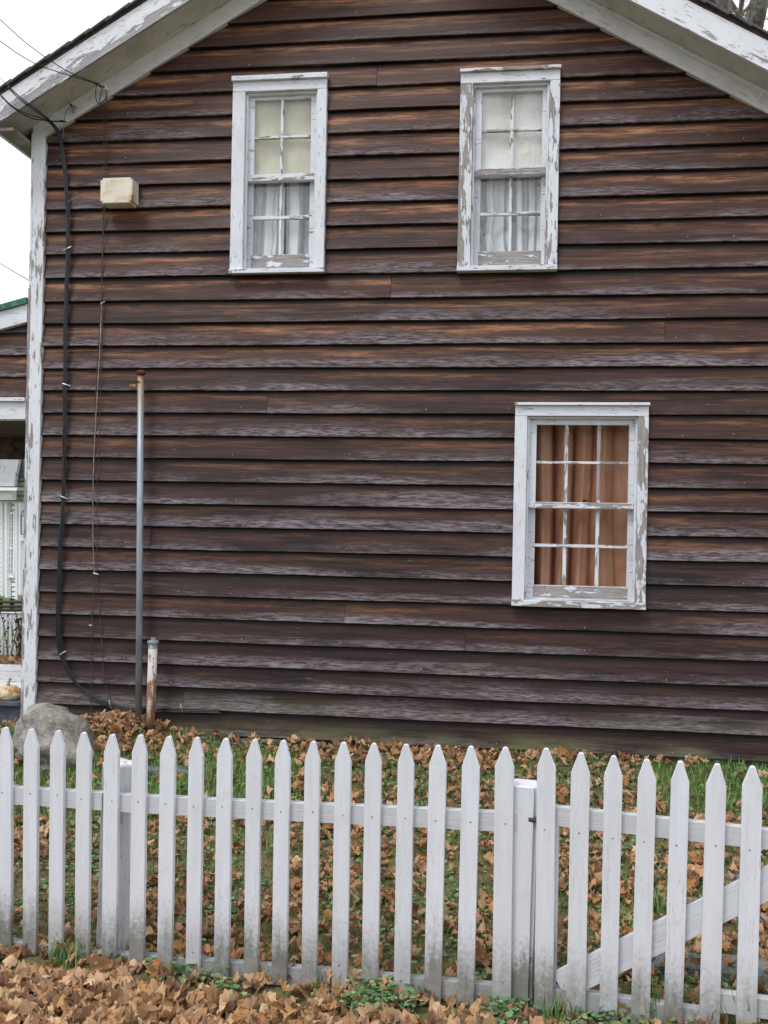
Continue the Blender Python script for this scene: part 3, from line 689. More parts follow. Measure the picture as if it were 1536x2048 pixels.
# ------------------------------------------------------------------ things on the wall
def wall_pts(px, y=-0.012): return [at(u, v, y if not isinstance(y, list) else y[i]) for i, (u, v) in enumerate(px)]
bundle = thing('cable_bundle', at(131, 800, -0.01), 'thick bundle of black cables running down the wall and bending right at its foot', 'cables')
path = [(100,242),(113,258),(122,283),(129,328),(132,371),(135.5,426),(136,471),(136,494),(134.7,533),(133,572),(132,621),(131,670),(131,728),(130,771),(129,826),(128.4,884),(128,923),(127,982),(124.5,1041),(121,1081),(119,1157),(116.5,1233),(119.5,1291),(129,1325),(150,1363),(180.5,1390),(218.6,1409),(260.6,1418),(337,1420),(400,1421)]
r = random.Random(2)
for k in range(6):
    px = []; du = (k-2.5)*1.15
    for i, (u, v) in enumerate(path):
        f = 1.7 if 22 <= i <= 26 else 1.0
        px.append((u+du*f+r.uniform(-0.7, 0.7), v+(du*(1.3 if i > 25 else 0.7)*f if i > 22 else 0)))
    px.append((432+k*2.2, 1423+du*1.2))
    yy = [-0.012-0.006*(k % 2)]*len(px); yy[0] = -0.05; yy[1] = -0.03
    obj('cable', tube(B(), spline(wall_pts(px, yy), 5), 0.0043, 6), BLACK, bundle, smooth=True)
for (a, b) in (((127,501),(143,493)), ((125,767),(141,772)), ((121,992),(136,998)), ((119,1310),(132,1302)), ((218,1401),(222,1416)), ((361,1408),(365,1424))):
    obj('cable_clip', tube(B(), [at(*a, -0.02), at((a[0]+b[0])/2, (a[1]+b[1])/2, -0.027), at(*b, -0.02)], 0.0042, 5), STEEL, bundle)
# feeder cables over the rake to the bundle
dropc = thing('feeder_cables', at(60, 215, -0.2), 'black feeder cables looping over the left fascia down to the wall cable bundle', 'cables')
for px, yy in (([(0,186),(3,193),(26,215),(62,236),(91,241),(104,249),(118,270)], [-0.34,-0.34,-0.32,-0.22,-0.12,-0.06,-0.03]), ([(2,190),(24,212),(55,228),(90,239),(110,258),(121,281)], [-0.34,-0.33,-0.26,-0.14,-0.06,-0.03]),
               ([(14,173),(40,199),(75,225),(98,242),(112,260),(122,285)], [-0.34,-0.30,-0.2,-0.1,-0.05,-0.03]), ([(16,172),(42,196),(78,223),(100,241),(115,262),(124,288)], [-0.34,-0.30,-0.2,-0.1,-0.05,-0.03])):
    obj('cable', tube(B(), spline(wall_pts(px, yy), 5), 0.0042, 6), BLACK, dropc, smooth=True)
obj('cable_clamp', tube(B(), wall_pts([(99,242),(117,243),(122,242),(133,244)], [-0.07,-0.06,-0.05,-0.05]), [0.004,0.005,0.009,0.004], 6), DARKIRON, dropc)
obj('cable', tube(B(), spline(wall_pts([(128,245),(127,262),(124.5,280)], [-0.05,-0.05,-0.02]), 4), 0.0035, 5), BLUEWIRE, dropc)
# hook and plate on the frieze
hk = thing('wall_hook', at(145, 213, -0.04), 'small rusty iron hook plate on the white gable board above the cable bend', 'hook')
bm = B(); c = [at(*p, -0.038) for p in ((139,208),(154,213),(146,229))]; vv = [bm.verts.new(p) for p in c]+[bm.verts.new(p+Vector((0, 0.004, 0))) for p in c]
for f in ((0,1,2),(5,4,3),(0,3,4,1),(1,4,5,2),(2,5,3,0)): bm.faces.new([vv[i] for i in f])
obj('plate', bm, STEEL, hk)
obj('hook', tube(B(), wall_pts([(143,211),(142,210),(140,208)], [-0.04,-0.07,-0.085]), 0.006, 6), DARKIRON, hk)
obj('tie_wire', tube(B(), spline(wall_pts([(141,211),(133,222),(129,236),(131,243)], [-0.07,-0.06,-0.05,-0.05]), 4), 0.0016, 4), DARKIRON, hk)
# service drop wires and insulator
ins = thing('wire_insulator', at(211, 178, -0.06), 'white porcelain knob insulator with wires looped round it on the left gable board', 'insulator')
pi_ = at(212, 178, -0.05)
bm = B(); prof = [(0.004,0),(0.017,0.0),(0.019,0.01),(0.011,0.016),(0.011,0.022),(0.019,0.028),(0.017,0.038),(0.006,0.042)]
lathe(bm, prof, (0,0,0), 12); bmesh.ops.transform(bm, matrix=Matrix.Translation(pi_+Vector((0, 0.012, 0))) @ Matrix.Rotation(math.pi/2, 4, 'X'), verts=bm.verts); obj('knob', bm, PORC, ins, smooth=True)
obj('screw', tube(B(), [pi_+Vector((0, 0.03, 0)), pi_+Vector((0, -0.04, 0))], 0.005, 6), RUST, ins)
obj('wire_loop', tube(B(), spline(wall_pts([(206,176),(195,166),(191,190),(196,207),(206,205),(213,190)], [-0.08,-0.09,-0.08,-0.06,-0.05,-0.05]), 5), 0.003, 5), BLACK, ins, smooth=True)
obj('wire_loop', tube(B(), spline(wall_pts([(204,178),(201,192),(199,204),(207,211),(213,204),(213,185)], [-0.08,-0.09,-0.07,-0.05,-0.04,-0.05]), 5), 0.003, 5), BLACK, ins, smooth=True)
obj('splice', tube(B(), wall_pts([(182,163),(192,167),(203,175)], [-0.12,-0.1,-0.08]), [0.004, 0.008, 0.004], 6), BLACK, ins)
for px, yy, lab in (([(-60,-15),(0,39),(50,84),(98,119),(140,145),(188,165)], [-1.3,-1.05,-0.8,-0.5,-0.3,-0.11], 'upper of the two overhead wires slanting to the insulator'),
                    ([(-60,40),(0,82),(40,110),(79,131),(130,148),(188,166)], [-1.3,-1.05,-0.85,-0.6,-0.35,-0.11], 'lower of the two overhead wires slanting to the insulator')):
    tag(obj('overhead_wire', tube(B(), spline(wall_pts(px, yy), 6), 0.003, 5), BLACK, smooth=True), lab, 'wire')
tag(obj('overhead_wire', tube(B(), spline([at(-80, 480, 6.0), at(0, 527, 4.0), at(70, 568, 2.2)], 6), 0.005, 5), DARKIRON, smooth=True), 'thin dark wire crossing the white sky left of the corner board', 'wire')
tag(obj('overhead_wire', tube(B(), spline([at(-40, 120, -1.2), at(0, 155, -0.7), at(14, 172, -0.34)], 6), 0.0022, 5), DARKIRON, smooth=True), 'faint wire reaching the left fascia from the upper left sky', 'wire')
tw = thing('telephone_wires', at(200, 800, -0.008), 'pair of thin brown and pale wires stapled down the wall right of the black bundle', 'wires')
for px, mt, rr_ in (([(214,190),(214,260),(212,357),(207,460),(205,520),(203,600),(203,604)], BROWNWIRE, 0.0026), ([(209,205),(208,280),(207,420),(204,520),(202,600),(196,700),(189,840),(187,900),(185,1043),(188,1150),(183,1260),(182,1390),(181,1430)], BROWNWIRE, 0.0024),
                ([(203,608),(199.6,700),(188,906),(185.5,1043),(188,1130),(191,1150)], PALEWIRE, 0.0026), ([(206,610),(204,700),(197.5,890),(195,1000),(194,1119),(193,1150),(196,1170),(201.5,1252),(207,1348),(214,1380),(220.5,1397)], BROWNWIRE, 0.0024)):
    obj('wire', tube(B(), spline(wall_pts(px, -0.006), 4), rr_, 5), mt, tw, smooth=True)
for a, b in (((201,608),(210,603)), ((186,1146),(197,1149)), ((178,1250),(184,1251))): obj('staple', tube(B(), wall_pts([a, b], -0.014), 0.0034, 5), STEEL, tw)
# cream box
bxp = thing('alarm_box', at(238, 390, -0.06), 'yellowed cream plastic box with rounded corners mounted on the upper left wall', 'box')
a = at(201, 356, -0.115); b = at(264, 405, -0.115)
bm = B(); box(bm, a.x, b.x, -0.115, -0.003, b.z, a.z)
bmesh.ops.bevel(bm, geom=[e for e in bm.edges if abs(e.verts[0].co.y-e.verts[1].co.y) > 0.05], offset=0.014, segments=4, affect='EDGES')
bmesh.ops.bevel(bm, geom=[e for e in bm.edges if max(v.co.y for v in e.verts) < -0.11], offset=0.004, segments=2, affect='EDGES')
obj('housing', bm, BOXP, bxp)
for u in (219, 224, 232, 244): p = at(u, 380.5, -0.1155); obj('hole', tube(B(), [p, p+Vector((0, 0.002, 0))], 0.0024, 8), DARKIRON, bxp)
bm = B()
for i in range(12):
    for j in range(14):
        y = -0.10+0.0068*j; z = b.z+0.02+(a.z-b.z-0.04)*i/11; tube(bm, [(b.x-0.001, y, z), (b.x+0.0006, y, z)], 0.0014, 4)
obj('grille', bm, STEEL, bxp)
p = at(262.5, 400, -0.113); obj('rust_chip', box(B(), b.x-0.004, b.x+0.0012, -0.112, -0.104, b.z+0.012, b.z+0.05), RUST, bxp)
tag(obj('box_wire', tube(B(), spline(wall_pts([(136,404),(145,398),(158,396),(175,397),(200,399),(206,399)], [-0.02,-0.02,-0.02,-0.02,-0.03,-0.03]), 5), 0.003, 6), BLUEWIRE, smooth=True), 'short blue grey wire curving from the cable bundle to the cream box', 'wire')
# vent pipe
p0 = at(277.5, 1462, -0.07); p1 = at(281.5, 752, -0.07)
vp = thing('vent_pipe', p0, 'tall grey galvanised vent pipe with rusty mushroom cap against the wall', 'pipe')
obj('pipe', tube(B(), [p0-Vector((0,0,0.1)), (p0+p1)/2, p1], 0.0215, 18), GALV, vp, smooth=True, org=p0)
bm = B(); lathe(bm, [(0.016,-0.02),(0.018,0.0),(0.031,0.006),(0.034,0.016),(0.028,0.028),(0.014,0.036)], (p1.x, p1.y, p1.z+0.004), 16); obj('cap', bm, RUST, vp, smooth=True)
c = at(266, 771, -0.08); obj('tag', box(B(), c.x-0.018, c.x+0.016, -0.083, -0.078, c.z-0.007, c.z+0.009), ORANGE, vp, bevel=0.001)
obj('tag_bracket', tube(B(), [at(268, 763, -0.075), at(274, 763, -0.085), at(280, 764, -0.09)], 0.006, 6), RUST, vp)
# filler pipe
p0 = at(299, 1470, -0.13); p1 = at(306, 1296, -0.10)
fpz = thing('filler_pipe', p0, 'short rusty white painted filler pipe with grey threaded cap beside the tall pipe', 'pipe')
obj('pipe', tube(B(), [p0-Vector((0,0,0.1)), p1], 0.030, 18), RUSTP, fpz, smooth=True, org=p0)
bm = B(); lathe(bm, [(0.030,0),(0.033,0.004),(0.030,0.008),(0.033,0.012),(0.030,0.016),(0.033,0.020),(0.030,0.024),(0.030,0.03)], (p1.x,p1.y,p1.z), 18); obj('thread', bm, GALV, fpz)
bm = B(); lathe(bm, [(0.036,0.03),(0.039,0.034),(0.039,0.046),(0.034,0.05),(0.016,0.052)], (p1.x,p1.y,p1.z), 18); lathe(bm, [(0.016,0.0525),(0.016,0.07)], (p1.x,p1.y,p1.z), 4); obj('cap', bm, GALV, fpz)
# a leaf caught on the bundle
# boulder
c = at(112, 1462, -0.42)
bm = B(); bmesh.ops.create_icosphere(bm, subdivisions=4, radius=1)
from mathutils import noise as mn
for v in bm.verts:
    n = v.co.normalized(); d = 1+0.26*mn.noise(n*1.3+Vector((3,1,7)))+0.12*mn.noise(n*3.1)+0.05*mn.noise(n*8)+0.02*mn.noise(n*19)
    cr = abs(mn.noise(n*2.2+Vector((9,2,4)))); d -= 0.10*max(0, 1-cr*10); d += 0.05*mn.noise(Vector((n.x*5, n.y*5, n.z*9))+Vector((1,8,2)))
    v.co = Vector((c.x+n.x*d*0.255, c.y+n.y*d*0.22, c.z-0.07+n.z*d*0.21-0.05*n.x))
tag(obj('boulder', bm, BOULD, org=(c.x, c.y, c.z-0.2), smooth=True), 'grey weathered boulder lying at the left corner of the house', 'boulder')

# ------------------------------------------------------------------ picket fence and gate
PK = [((8,1455),(7,1905),33), ((61,1458),(58,1911),31), ((114,1461),(110,1922),31), ((166,1465),(163,1928),31), ((222,1469),(217,1940),32), ((278,1470),(272,1947),32), ((335,1473),(328,1953),32), ((392,1475),(384,1959),31), ((449,1477),(442,1962),32), ((507,1479),(501,1966),31),
      ((565,1481),(557,1972),32), ((625,1483),(617,1980),32), ((685.5,1485),(678,1991),33), ((746,1487),(739,1993),34), ((812,1489),(803,2001),34), ((876,1491),(864,2010),35), ((942,1493),(930,2017),35), ((1009,1495),(1002,2024),38)]
GP = [((1093.5,1497),(1087,2036),37), ((1161.6,1506),(1151,2050),37), ((1227.5,1512),(1216,2059),36), ((1295,1519),(1279,2066),37), ((1362,1523),(1345,2073),37), ((1434,1528),(1418,2080),39), ((1507,1533),(1491,2088),39)]
fence = thing('picket_fence', onf(500, 1960), 'white picket fence with pointed slats and dirty feet before the brown house', 'fence')
gate = thing('picket_gate', onf(1250, 2060), 'white picket gate with diagonal brace at the right end of the fence', 'gate')
# neighbours beyond the frame edges
PK.insert(0, ((-44,1452),(-44,1897),33)); GP.append(((1581,1540),(1566,2098),40))
def frame_m(ang): # local x along fence, z tilted in plane
    return Matrix.Rotation(-FA, 4, 'Z') @ Matrix.Rotation(ang, 4, 'Y')
_shape = {}
def picket(tip, bot, wpx, parent, i):
    T = onf(*tip); Bt = onf(*bot); L = (T-Bt).length; sc = F/((T-CAM).dot(FV)); w = wpx/sc*0.985; th = 0.021
    dx = (T-Bt).dot(FD); ang = math.atan2(dx, T.z-Bt.z)
    hw = w/2; tw = w*0.125; sh = 0.078+random.uniform(-0.004, 0.004); j = [random.uniform(-0.0015, 0.0015) for _ in range(8)]
    tipx = random.uniform(-0.003, 0.003)
    prof = [(-hw+j[0], 0.0), (hw+j[1], 0.004), (hw+j[2]*0.5, L*0.5), (hw+j[3], L-sh), (tipx+tw, L-0.003), (tipx, L), (tipx-tw, L-0.003), (-hw+j[4], L-sh+0.003), (-hw+j[5]*0.5, L*0.5)]
    bm = B(); a = [bm.verts.new((x, 0, z)) for x, z in prof]; b = [bm.verts.new((x, th, z)) for x, z in prof]
    bm.faces.new(a); bm.faces.new(b[::-1]); n = len(a)
    for k in range(n): bm.faces.new((a[k], b[k], b[(k+1)%n], a[(k+1)%n]))
    bmesh.ops.bevel(bm, geom=[e for e in bm.edges], offset=0.0017, segments=1, affect='EDGES')
    bmesh.ops.recalc_face_normals(bm, faces=bm.faces)
    me = bpy.data.meshes.new('picket'); bm.to_mesh(me); bm.free()
    o = link('picket', me, MFZ, parent, Bt); o.rotation_euler = frame_m(ang).to_euler(); o['dirt'] = random.uniform(0.55, 1.35)
    return o, Bt, T
pick = [picket(*p, fence, i) for i, p in enumerate(PK)]
gpick = [picket(*p, gate, i) for i, p in enumerate(GP)]
def rail(name, pa, pb, hpx, parent, off=0.0215, th=0.042, dirt=0.25, mat=None, dz=0.0):
    A = onf(*pa, off); Bb = onf(*pb, off); L = (Bb-A).length; sc = F/((A-CAM).dot(FV)); h = hpx/sc
    bm = B(); n = 6
    xs = [L*k/n for k in range(n+1)]; xs_, zs_, gs = cells(xs, [-h, 0], [])
    s0 = random.uniform(0, 6)
    bm = slab(xs_, zs_, gs[0], lambda x, z: 0.0, lambda x, z: th, lambda x, z: 0.0015*math.sin(3*x+s0))
    bmesh.ops.bevel(bm, geom=[e for e in bm.edges if len(e.link_faces) == 2 and e.calc_face_angle(0) > 1], offset=0.002, segments=1, affect='EDGES')
    bmesh.ops.recalc_face_normals(bm, faces=bm.faces)
    me = bpy.data.meshes.new(name); bm.to_mesh(me); bm.free()
    o = link(name, me, mat or MFX, parent, A); ang = -math.atan2(Bb.z-A.z, (Bb-A).dot(FD)); o.rotation_euler = frame_m(ang).to_euler(); o['dirt'] = dirt
    return o
rail('rail', (-60,1571), (203,1586.5), 33, fence); rail('rail', (207,1588), (1035,1628), 34, fence)
rail('rail', (-60,1874), (214,1905), 31, fence, dirt=0.8); rail('rail', (218,1905.5), (1000,1972), 33, fence, dirt=0.8)
rail('rail', (1080,1612), (1600,1667), 37, gate); rail('rail', (1106,1978), (1412,2022), 38, gate, dirt=0.7); rail('rail', (1418,1984.5), (1600,2010), 38, gate, dirt=0.45)
rail('brace', (1105,1948), (1600,1700), 56, gate, off=0.0245, th=0.022, dirt=0.1)
# stile behind first gate picket
s0 = onf(1114, 1652, 0.022); s1 = onf(1108, 1976, 0.022)
bm = B(); hexa(bm, [s1+FD*-0.05, s1+FD*0.006, s1+FD*0.006+FN*0.06, s1+FD*-0.05+FN*0.06, s0+FD*-0.05, s0+FD*0.006, s0+FD*0.006+FN*0.06, s0+FD*-0.05+FN*0.06]); obj('stile', bm, MFZ, gate, org=s1, props=dict(dirt=0.8), bevel=0.002)
NAILM = mat_plain('painted_nail', (0.24, 0.24, 0.25), 0.5, 0.3)
# nails
nm = tube(B(), [(0, 0.002, 0), (0, -0.0006, 0)], [0.0042, 0.0034], 7); bmesh.ops.recalc_face_normals(nm, faces=nm.faces); nme = bpy.data.meshes.new('nail'); nm.to_mesh(nme); nm.free()
for lst, f1, f2 in ((pick, 0.715, 0.115), (gpick, 0.70, 0.12)):
    for o, b_, t_ in lst:
        for f in (f1, f2):
            p = b_+(t_-b_)*(f+random.uniform(-0.006, 0.006))+FD*random.uniform(-0.008, 0.008)-FN*0.0006
            n = bpy.data.objects.new('nail', nme); COL.objects.link(n)
            if not nme.materials: nme.materials.append(NAILM)
            n.parent = o; n.matrix_parent_inverse = Matrix.Identity(4)
            R = o.rotation_euler.to_matrix(); n.location = R.inverted() @ (p-WORLD[o])
# posts
def post(u0, u1, vt, vb, kind, off, label):
    A = onf(u0, vt, off); Bq = onf(u1, vt, off); w = (Bq-A).dot(FD); c = (A+Bq)/2+FN*w*0.5; base = c.copy(); base.z = onf((u0+u1)/2, vb, off).z-0.05; H = A.z-base.z
    bm = B()
    if kind == 'round':
        r = w/2; n = 26; rr = random.Random(4); fl = [1+0.03*rr.uniform(-1, 1) for _ in range(n)]; rings = []
        for z, k in ((0, 1.06), (H*0.2, 1.02), (H*0.5, 1.0), (H*0.8, 1.0), (H-0.008, 0.98), (H, 0.93), (H+0.004, 0.5)):
            rings.append([bm.verts.new((r*k*f*math.cos(6.2832*i/n), r*k*f*math.sin(6.2832*i/n), z+(0.006*math.sin(i*0.9) if z > H-0.02 else 0))) for i, f in enumerate(fl)])
        for a, b in zip(rings, rings[1:]):
            for i in range(n): bm.faces.new((a[i], a[(i+1)%n], b[(i+1)%n], b[i]))
        bm.faces.new(rings[-1])
    else:
        box(bm, -w/2, w/2, -w/2, w/2, 0, H)
        bmesh.ops.bevel(bm, geom=[e for e in bm.edges if abs(e.verts[0].co.z-e.verts[1].co.z) > 0.1], offset=0.014, segments=2, affect='EDGES')
        bmesh.ops.bevel(bm, geom=[e for e in bm.edges if min(v.co.z for v in e.verts) > H-0.001], offset=0.004, segments=1, affect='EDGES')
    bmesh.ops.recalc_face_normals(bm, faces=bm.faces)
    me = bpy.data.meshes.new('post'); bm.to_mesh(me); bm.free()
    o = link('post', me, POSTM if kind == 'round' else MFZ, fence, base); o.rotation_euler = (Matrix.Rotation(-FA, 4, 'Z') @ Matrix.Rotation(0.012, 4, 'Y')).to_euler(); o['dirt'] = 2.4; o['peel'] = 0.45; o['label'] = label
    return o
POSTM = mat_peel('post_paint', 'z', (0.64, 0.645, 0.67), (0.28, 0.26, 0.22), 0.5)
post(188, 250, 1530, 1895, 'round', 0.066, 'thick round weathered post behind the pickets')
post(1010, 1070, 1570, 2020, 'square', 0.0225, 'square chamfered gate post with mossy foot')
bm = B(); tube(bm, [onf(1058, 1638, 0.03), onf(1080, 1641, 0.024)], 0.011, 8); obj('latch', bm, BROWNWIRE, gate)

# ------------------------------------------------------------------ stepping stones
def flag(uv, hgt, label, drop=0.0):
    pts = [hit(u, v) for u, v in uv]; zc = sum(p.z for p in pts)/len(pts)+0.02
    cen = sum(pts, Vector())/len(pts); bm = B(); rr = random.Random(int(uv[0][0])); ring = []
    n = len(pts)
    for i in range(n):
        for k in range(5):
            p = pts[i].lerp(pts[(i+1) % n], k/5); p = cen+(p-cen)*(1+rr.uniform(-0.05, 0.05)); p.z = zc+rr.uniform(-0.006, 0.006); ring.append(p)
    lay = []
    for s, dz in ((0.90, 0.004), (1.0, -0.006), (1.02, -hgt*0.5), (0.99, -hgt)): lay.append([bm.verts.new((cen.x+(p.x-cen.x)*s*(1+rr.uniform(-0.01, 0.01)), cen.y+(p.y-cen.y)*s*(1+rr.uniform(-0.01, 0.01)), p.z+dz)) for p in ring])
    for a, b in zip(lay, lay[1:]):
        for i in range(len(ring)): bm.faces.new((a[i], a[(i+1) % len(ring)], b[(i+1) % len(ring)], b[i]))
    bm.faces.new(lay[0][::-1])
    return tag(obj('stepping_stone', bm, SLAB, org=(cen.x, cen.y, zc-hgt)), label, 'stone', 'flat stones set in the lawn')
FLAGS = [([(1296,1944),(1700,1985),(1700,1925),(1318,1908)], 0.10, 'long blue grey step stone behind the lower part of the gate'),
         ([(1305,1818),(1640,1868),(1640,1815),(1330,1800)], 0.07, 'second blue grey flat stone up the slope behind the gate'),
         ([(1440,1768),(1640,1790),(1640,1752),(1455,1746)], 0.06, 'farthest blue grey flat stone behind the right pickets'),
         ([(272,1549),(380,1550),(374,1537),(290,1536)], 0.05, 'grey flat stone in the grass below the tall pipe'),
         ([(70,1546),(120,1548),(118,1536),(76,1535)], 0.05, 'small grey flat stone in the grass in front of the boulder')]
for uv, hgt, lab in FLAGS: flag(uv, hgt, lab)

# ------------------------------------------------------------------ leaves, ground ivy, grass
def maple(seed):
    r = random.Random(seed); lobes = [(-90, 0.0), (-140, 0.62), (-118, 0.40), (-160, 0.42)]
    ang = [(-78, .30), (-52, .66), (-38, .60), (-22, .76), (-8, .94), (8, .76), (20, .66), (38, .84), (52, 1.0), (62, .82), (72, .70), (82, .90), (90, 1.08), (98, .88), (108, .70), (118, .82), (128, .98), (142, .84), (160, .66), (172, .74), (188, .92), (202, .76), (218, .60), (232, .66), (258, .30)]
    out = [(math.cos(math.radians(a))*d*(1+r.uniform(-.07, .07)), math.sin(math.radians(a))*d*(1+r.uniform(-.07, .07))) for a, d in ang]
    V = [(0, 0)]; V += [(x*0.42, y*0.42) for x, y in out]+out; n = len(out); V = [(x*0.5, y*0.5) for x, y in V]
    Fc = []
    for i in range(n-1):
        Fc.append((0, 1+i, 2+i)); Fc.append((1+i, 1+n+i, 2+n+i)); Fc.append((1+i, 2+n+i, 2+i))
    c1, c2, c3 = r.choice((-1, 1))*r.uniform(1.5, 8.5), r.uniform(-3.4, 3.4), r.uniform(0, 3.14); tw = r.uniform(-2.2, 2.2); r_am = r.uniform(0.05, 0.17); fa, fb, fc_ = r.uniform(0, 6), r.uniform(0, 6), r.uniform(8, 15)
    if seed % 5 == 0: c1 *= 0.35; c2 *= 0.35
    P = []
    for x, y in V:
        u = x*math.cos(c3)+y*math.sin(c3); v = -x*math.sin(c3)+y*math.cos(c3)
        # roll about the v axis
        k = c1 if abs(c1) > 0.3 else 0.3
        uu = math.sin(k*u)/k; z = (1-math.cos(k*u))/k
        z += 0.5*c2*v*v+tw*u*v+0.045*math.sin(13*x+seed)+0.035*math.sin(15*y+2*seed)+0.03*math.sin(23*(x+y)+seed*3)+r_am*abs(math.sin(fc_*(x*math.cos(fa)+y*math.sin(fa))+fb))
        P.append((uu*math.cos(c3)-v*math.sin(c3), uu*math.sin(c3)+v*math.cos(c3), z))
    P = np.array(P); P[:, 2] -= np.median(P[:, 2])
    # stem
    m = len(P); st = np.array([(0.012, -0.02, 0.0), (-0.012, -0.02, 0.0), (r.uniform(-.1, .1), -0.55, r.uniform(0, .25))])+P[0]; P = np.vstack([P, st]); Fc.append((m, m+1, m+2))
    return P, np.array(Fc)
def ovate(seed):
    r = random.Random(seed+500); w = r.uniform(0.22, 0.34); L = 8; V = []; Fc = []
    c1 = r.choice((-1, 1))*r.uniform(2, 6); c2 = r.choice((-1, 1))*r.uniform(3, 9); tw = r.uniform(-2, 2)
    for i in range(L+1):
        t = i/L; hw = w*math.sin(math.pi*min(1, 0.03+0.94*t))**0.8*(1-0.25*t)*(1+0.10*(-1)**i)
        for k in (-1, -0.5, 0, 0.5, 1):
            x = hw*k; y = t-0.5; V.append((x, y*math.cos(c1*y*0.3), c2*x*x+c1*0.35*y*y+tw*x*y+0.04*math.sin(14*y+seed)+0.05*abs(math.sin(9*x+6*y+seed))))
    for i in range(L):
        for k in range(4): a = i*5+k; Fc += [(a, a+1, a+6), (a, a+6, a+5)]
    P = np.array(V); P[:, 2] -= np.median(P[:, 2]); return P, np.array(Fc)
TM = [maple(s) for s in range(1, 33)]+[ovate(s) for s in range(12)]
def rotm(n):
    q = rng.normal(size=(n, 4)); return q
def quat_rot(P, yaw, tilt, tdir):
    # tilt about horizontal axis tdir, after yaw
    c, s = np.cos(yaw), np.sin(yaw); R1 = np.array([[c, -s, 0], [s, c, 0], [0, 0, 1]])
    a = np.array([math.cos(tdir), math.sin(tdir), 0]); K = np.array([[0, -a[2], a[1]], [a[2], 0, -a[0]], [-a[1], a[0], 0]])
    R2 = np.eye(3)+math.sin(tilt)*K+(1-math.cos(tilt))*K@K
    return P@(R2@R1).T
def merged(name, parts, mat, kind='stuff', smooth=False):
    vs_, fs_, ts_, o = [], [], [], 0
    for P, Fc, t in parts: vs_.append(P); fs_.append(Fc+o); ts_.append(np.full(len(P), t)); o += len(P)
    Vv = np.vstack(vs_).astype(np.float32); Ff = np.vstack(fs_).astype(np.int32); me = bpy.data.meshes.new(name)
    k = Ff.shape[1]; me.vertices.add(len(Vv)); me.vertices.foreach_set('co', Vv.ravel()); me.loops.add(Ff.size); me.loops.foreach_set('vertex_index', Ff.ravel()); me.polygons.add(len(Ff)); me.polygons.foreach_set('loop_start', np.arange(0, Ff.size, k, dtype=np.int32)); me.polygons.foreach_set('loop_total', np.full(len(Ff), k, dtype=np.int32))
    a = me.attributes.new('tint', 'FLOAT', 'POINT'); a.data.foreach_set('value', np.concatenate(ts_).astype(np.float32)); me.update(calc_edges=True)
    if smooth: me.polygons.foreach_set('use_smooth', [True]*len(Ff))
    me.materials.append(mat); ob = bpy.data.objects.new(name, me); COL.objects.link(ob); ob['kind'] = kind; return ob
def pn(x, y, s, o=0.0): return mn.noise(Vector((x*s+o, y*s-o, o*0.37)))
def fdist(x, y): return (Vector((x, y, 0))-FP).dot(FN)
def leafy(x, y):
    """share of leaf cover at a ground point"""
    d = fdist(x, y); u, v = pix((x, y, gz(x, y)))
    if d < -0.19: return 1.0
    if d < 0.0: return (0.40 if u > 330 else 0.5) if d > -0.12 else 0.9
    f = 0.62+0.85*pn(x, y, 1.6, 3.1)+0.35*pn(x, y, 5.0, 8.3)
    if v < 1528:                                              # along the wall
        f = 0.85 if 560 < u < 1180 or 150 < u < 320 else 0.38
        if u > 1480: f = 0.15
    elif v < 1640 and u < 560: f = 0.07+0.2*max(0, pn(x, y, 3, 1))
    elif v < 1640 and u > 1320: f = 0.05 if u < 1440 else 0.14
    elif v < 1640: f *= 0.85
    elif 40 < u < 130 and 1760 < v < 1880: f *= 0.45
    elif 1100 < u < 1330 and v < 1760: f *= 0.62
    elif u > 1350 and v > 1830: f = 0.9
    elif u > 560 and v > 1800: f *= 0.9
    return max(0.04, min(0.97, f))
leaves = []
def drop(x, y, size, lift, big=False):
    i = int(rng.integers(len(TM))); d = fdist(x, y)
    leaves.append((i, x, y, gz(x, y)+lift, size, rng.uniform(0, 6.28), abs(rng.normal(0, 0.62)), rng.uniform(0, 6.28), 0.0))
for _ in range(5200):                                          # before the fence
    s = rng.uniform(-3.0, 2.6); d = rng.uniform(-0.85, 0.02); p = FP+FD*s+FN*d
    if rng.random() < leafy(p.x, p.y): drop(p.x, p.y, float(rng.choice([rng.uniform(0.03, 0.07), rng.uniform(0.06, 0.14)], p=[0.35, 0.65])), rng.uniform(0.0, 0.055)*(1 if d < -0.14 else 0.3))
for _ in range(15500):                                          # lawn between fence and house
    s = rng.uniform(-3.6, 2.6); d = rng.uniform(0.0, 2.75); p = FP+FD*s+FN*d
    if p.y > -0.02: continue
    if rng.random() < leafy(p.x, p.y)*0.84: drop(p.x, p.y, rng.uniform(0.035, 0.090), rng.uniform(0.0, 0.045))
for _ in range(170):                                           # heap by the pipes and boulder
    x = rng.normal(-2.72, 0.17); y = -abs(rng.normal(0.10, 0.13))-0.02
    if x > -3.0 and x < -2.3: drop(x, y, rng.uniform(0.06, 0.10), rng.uniform(0.0, 0.05))
for _ in range(160):                                           # blown against the wall
    x = rng.uniform(-2.3, 1.4); y = -abs(rng.normal(0.03, 0.05))-0.02
    u, v = pix((x, y, ZW))
    if rng.random() < (0.9 if 600 < u < 1200 else 0.3): drop(x, y, rng.uniform(0.05, 0.085), rng.uniform(0.0, 0.04))
def tintof(x, y): return float(np.clip(rng.beta(2.2, 2.0)+(0.10 if fdist(x, y) < 0 else -0.06), 0, 1))
def key(l):
    u, v = pix(l[1:4]); q = (Vector(l[1:4])-CAM).length
    return (0 if -10 < u < 1546 and v < 2052 and fdist(l[1], l[2]) < 0.03 else 1, q-l[4]*4)
leaves.sort(key=key)
tme = []
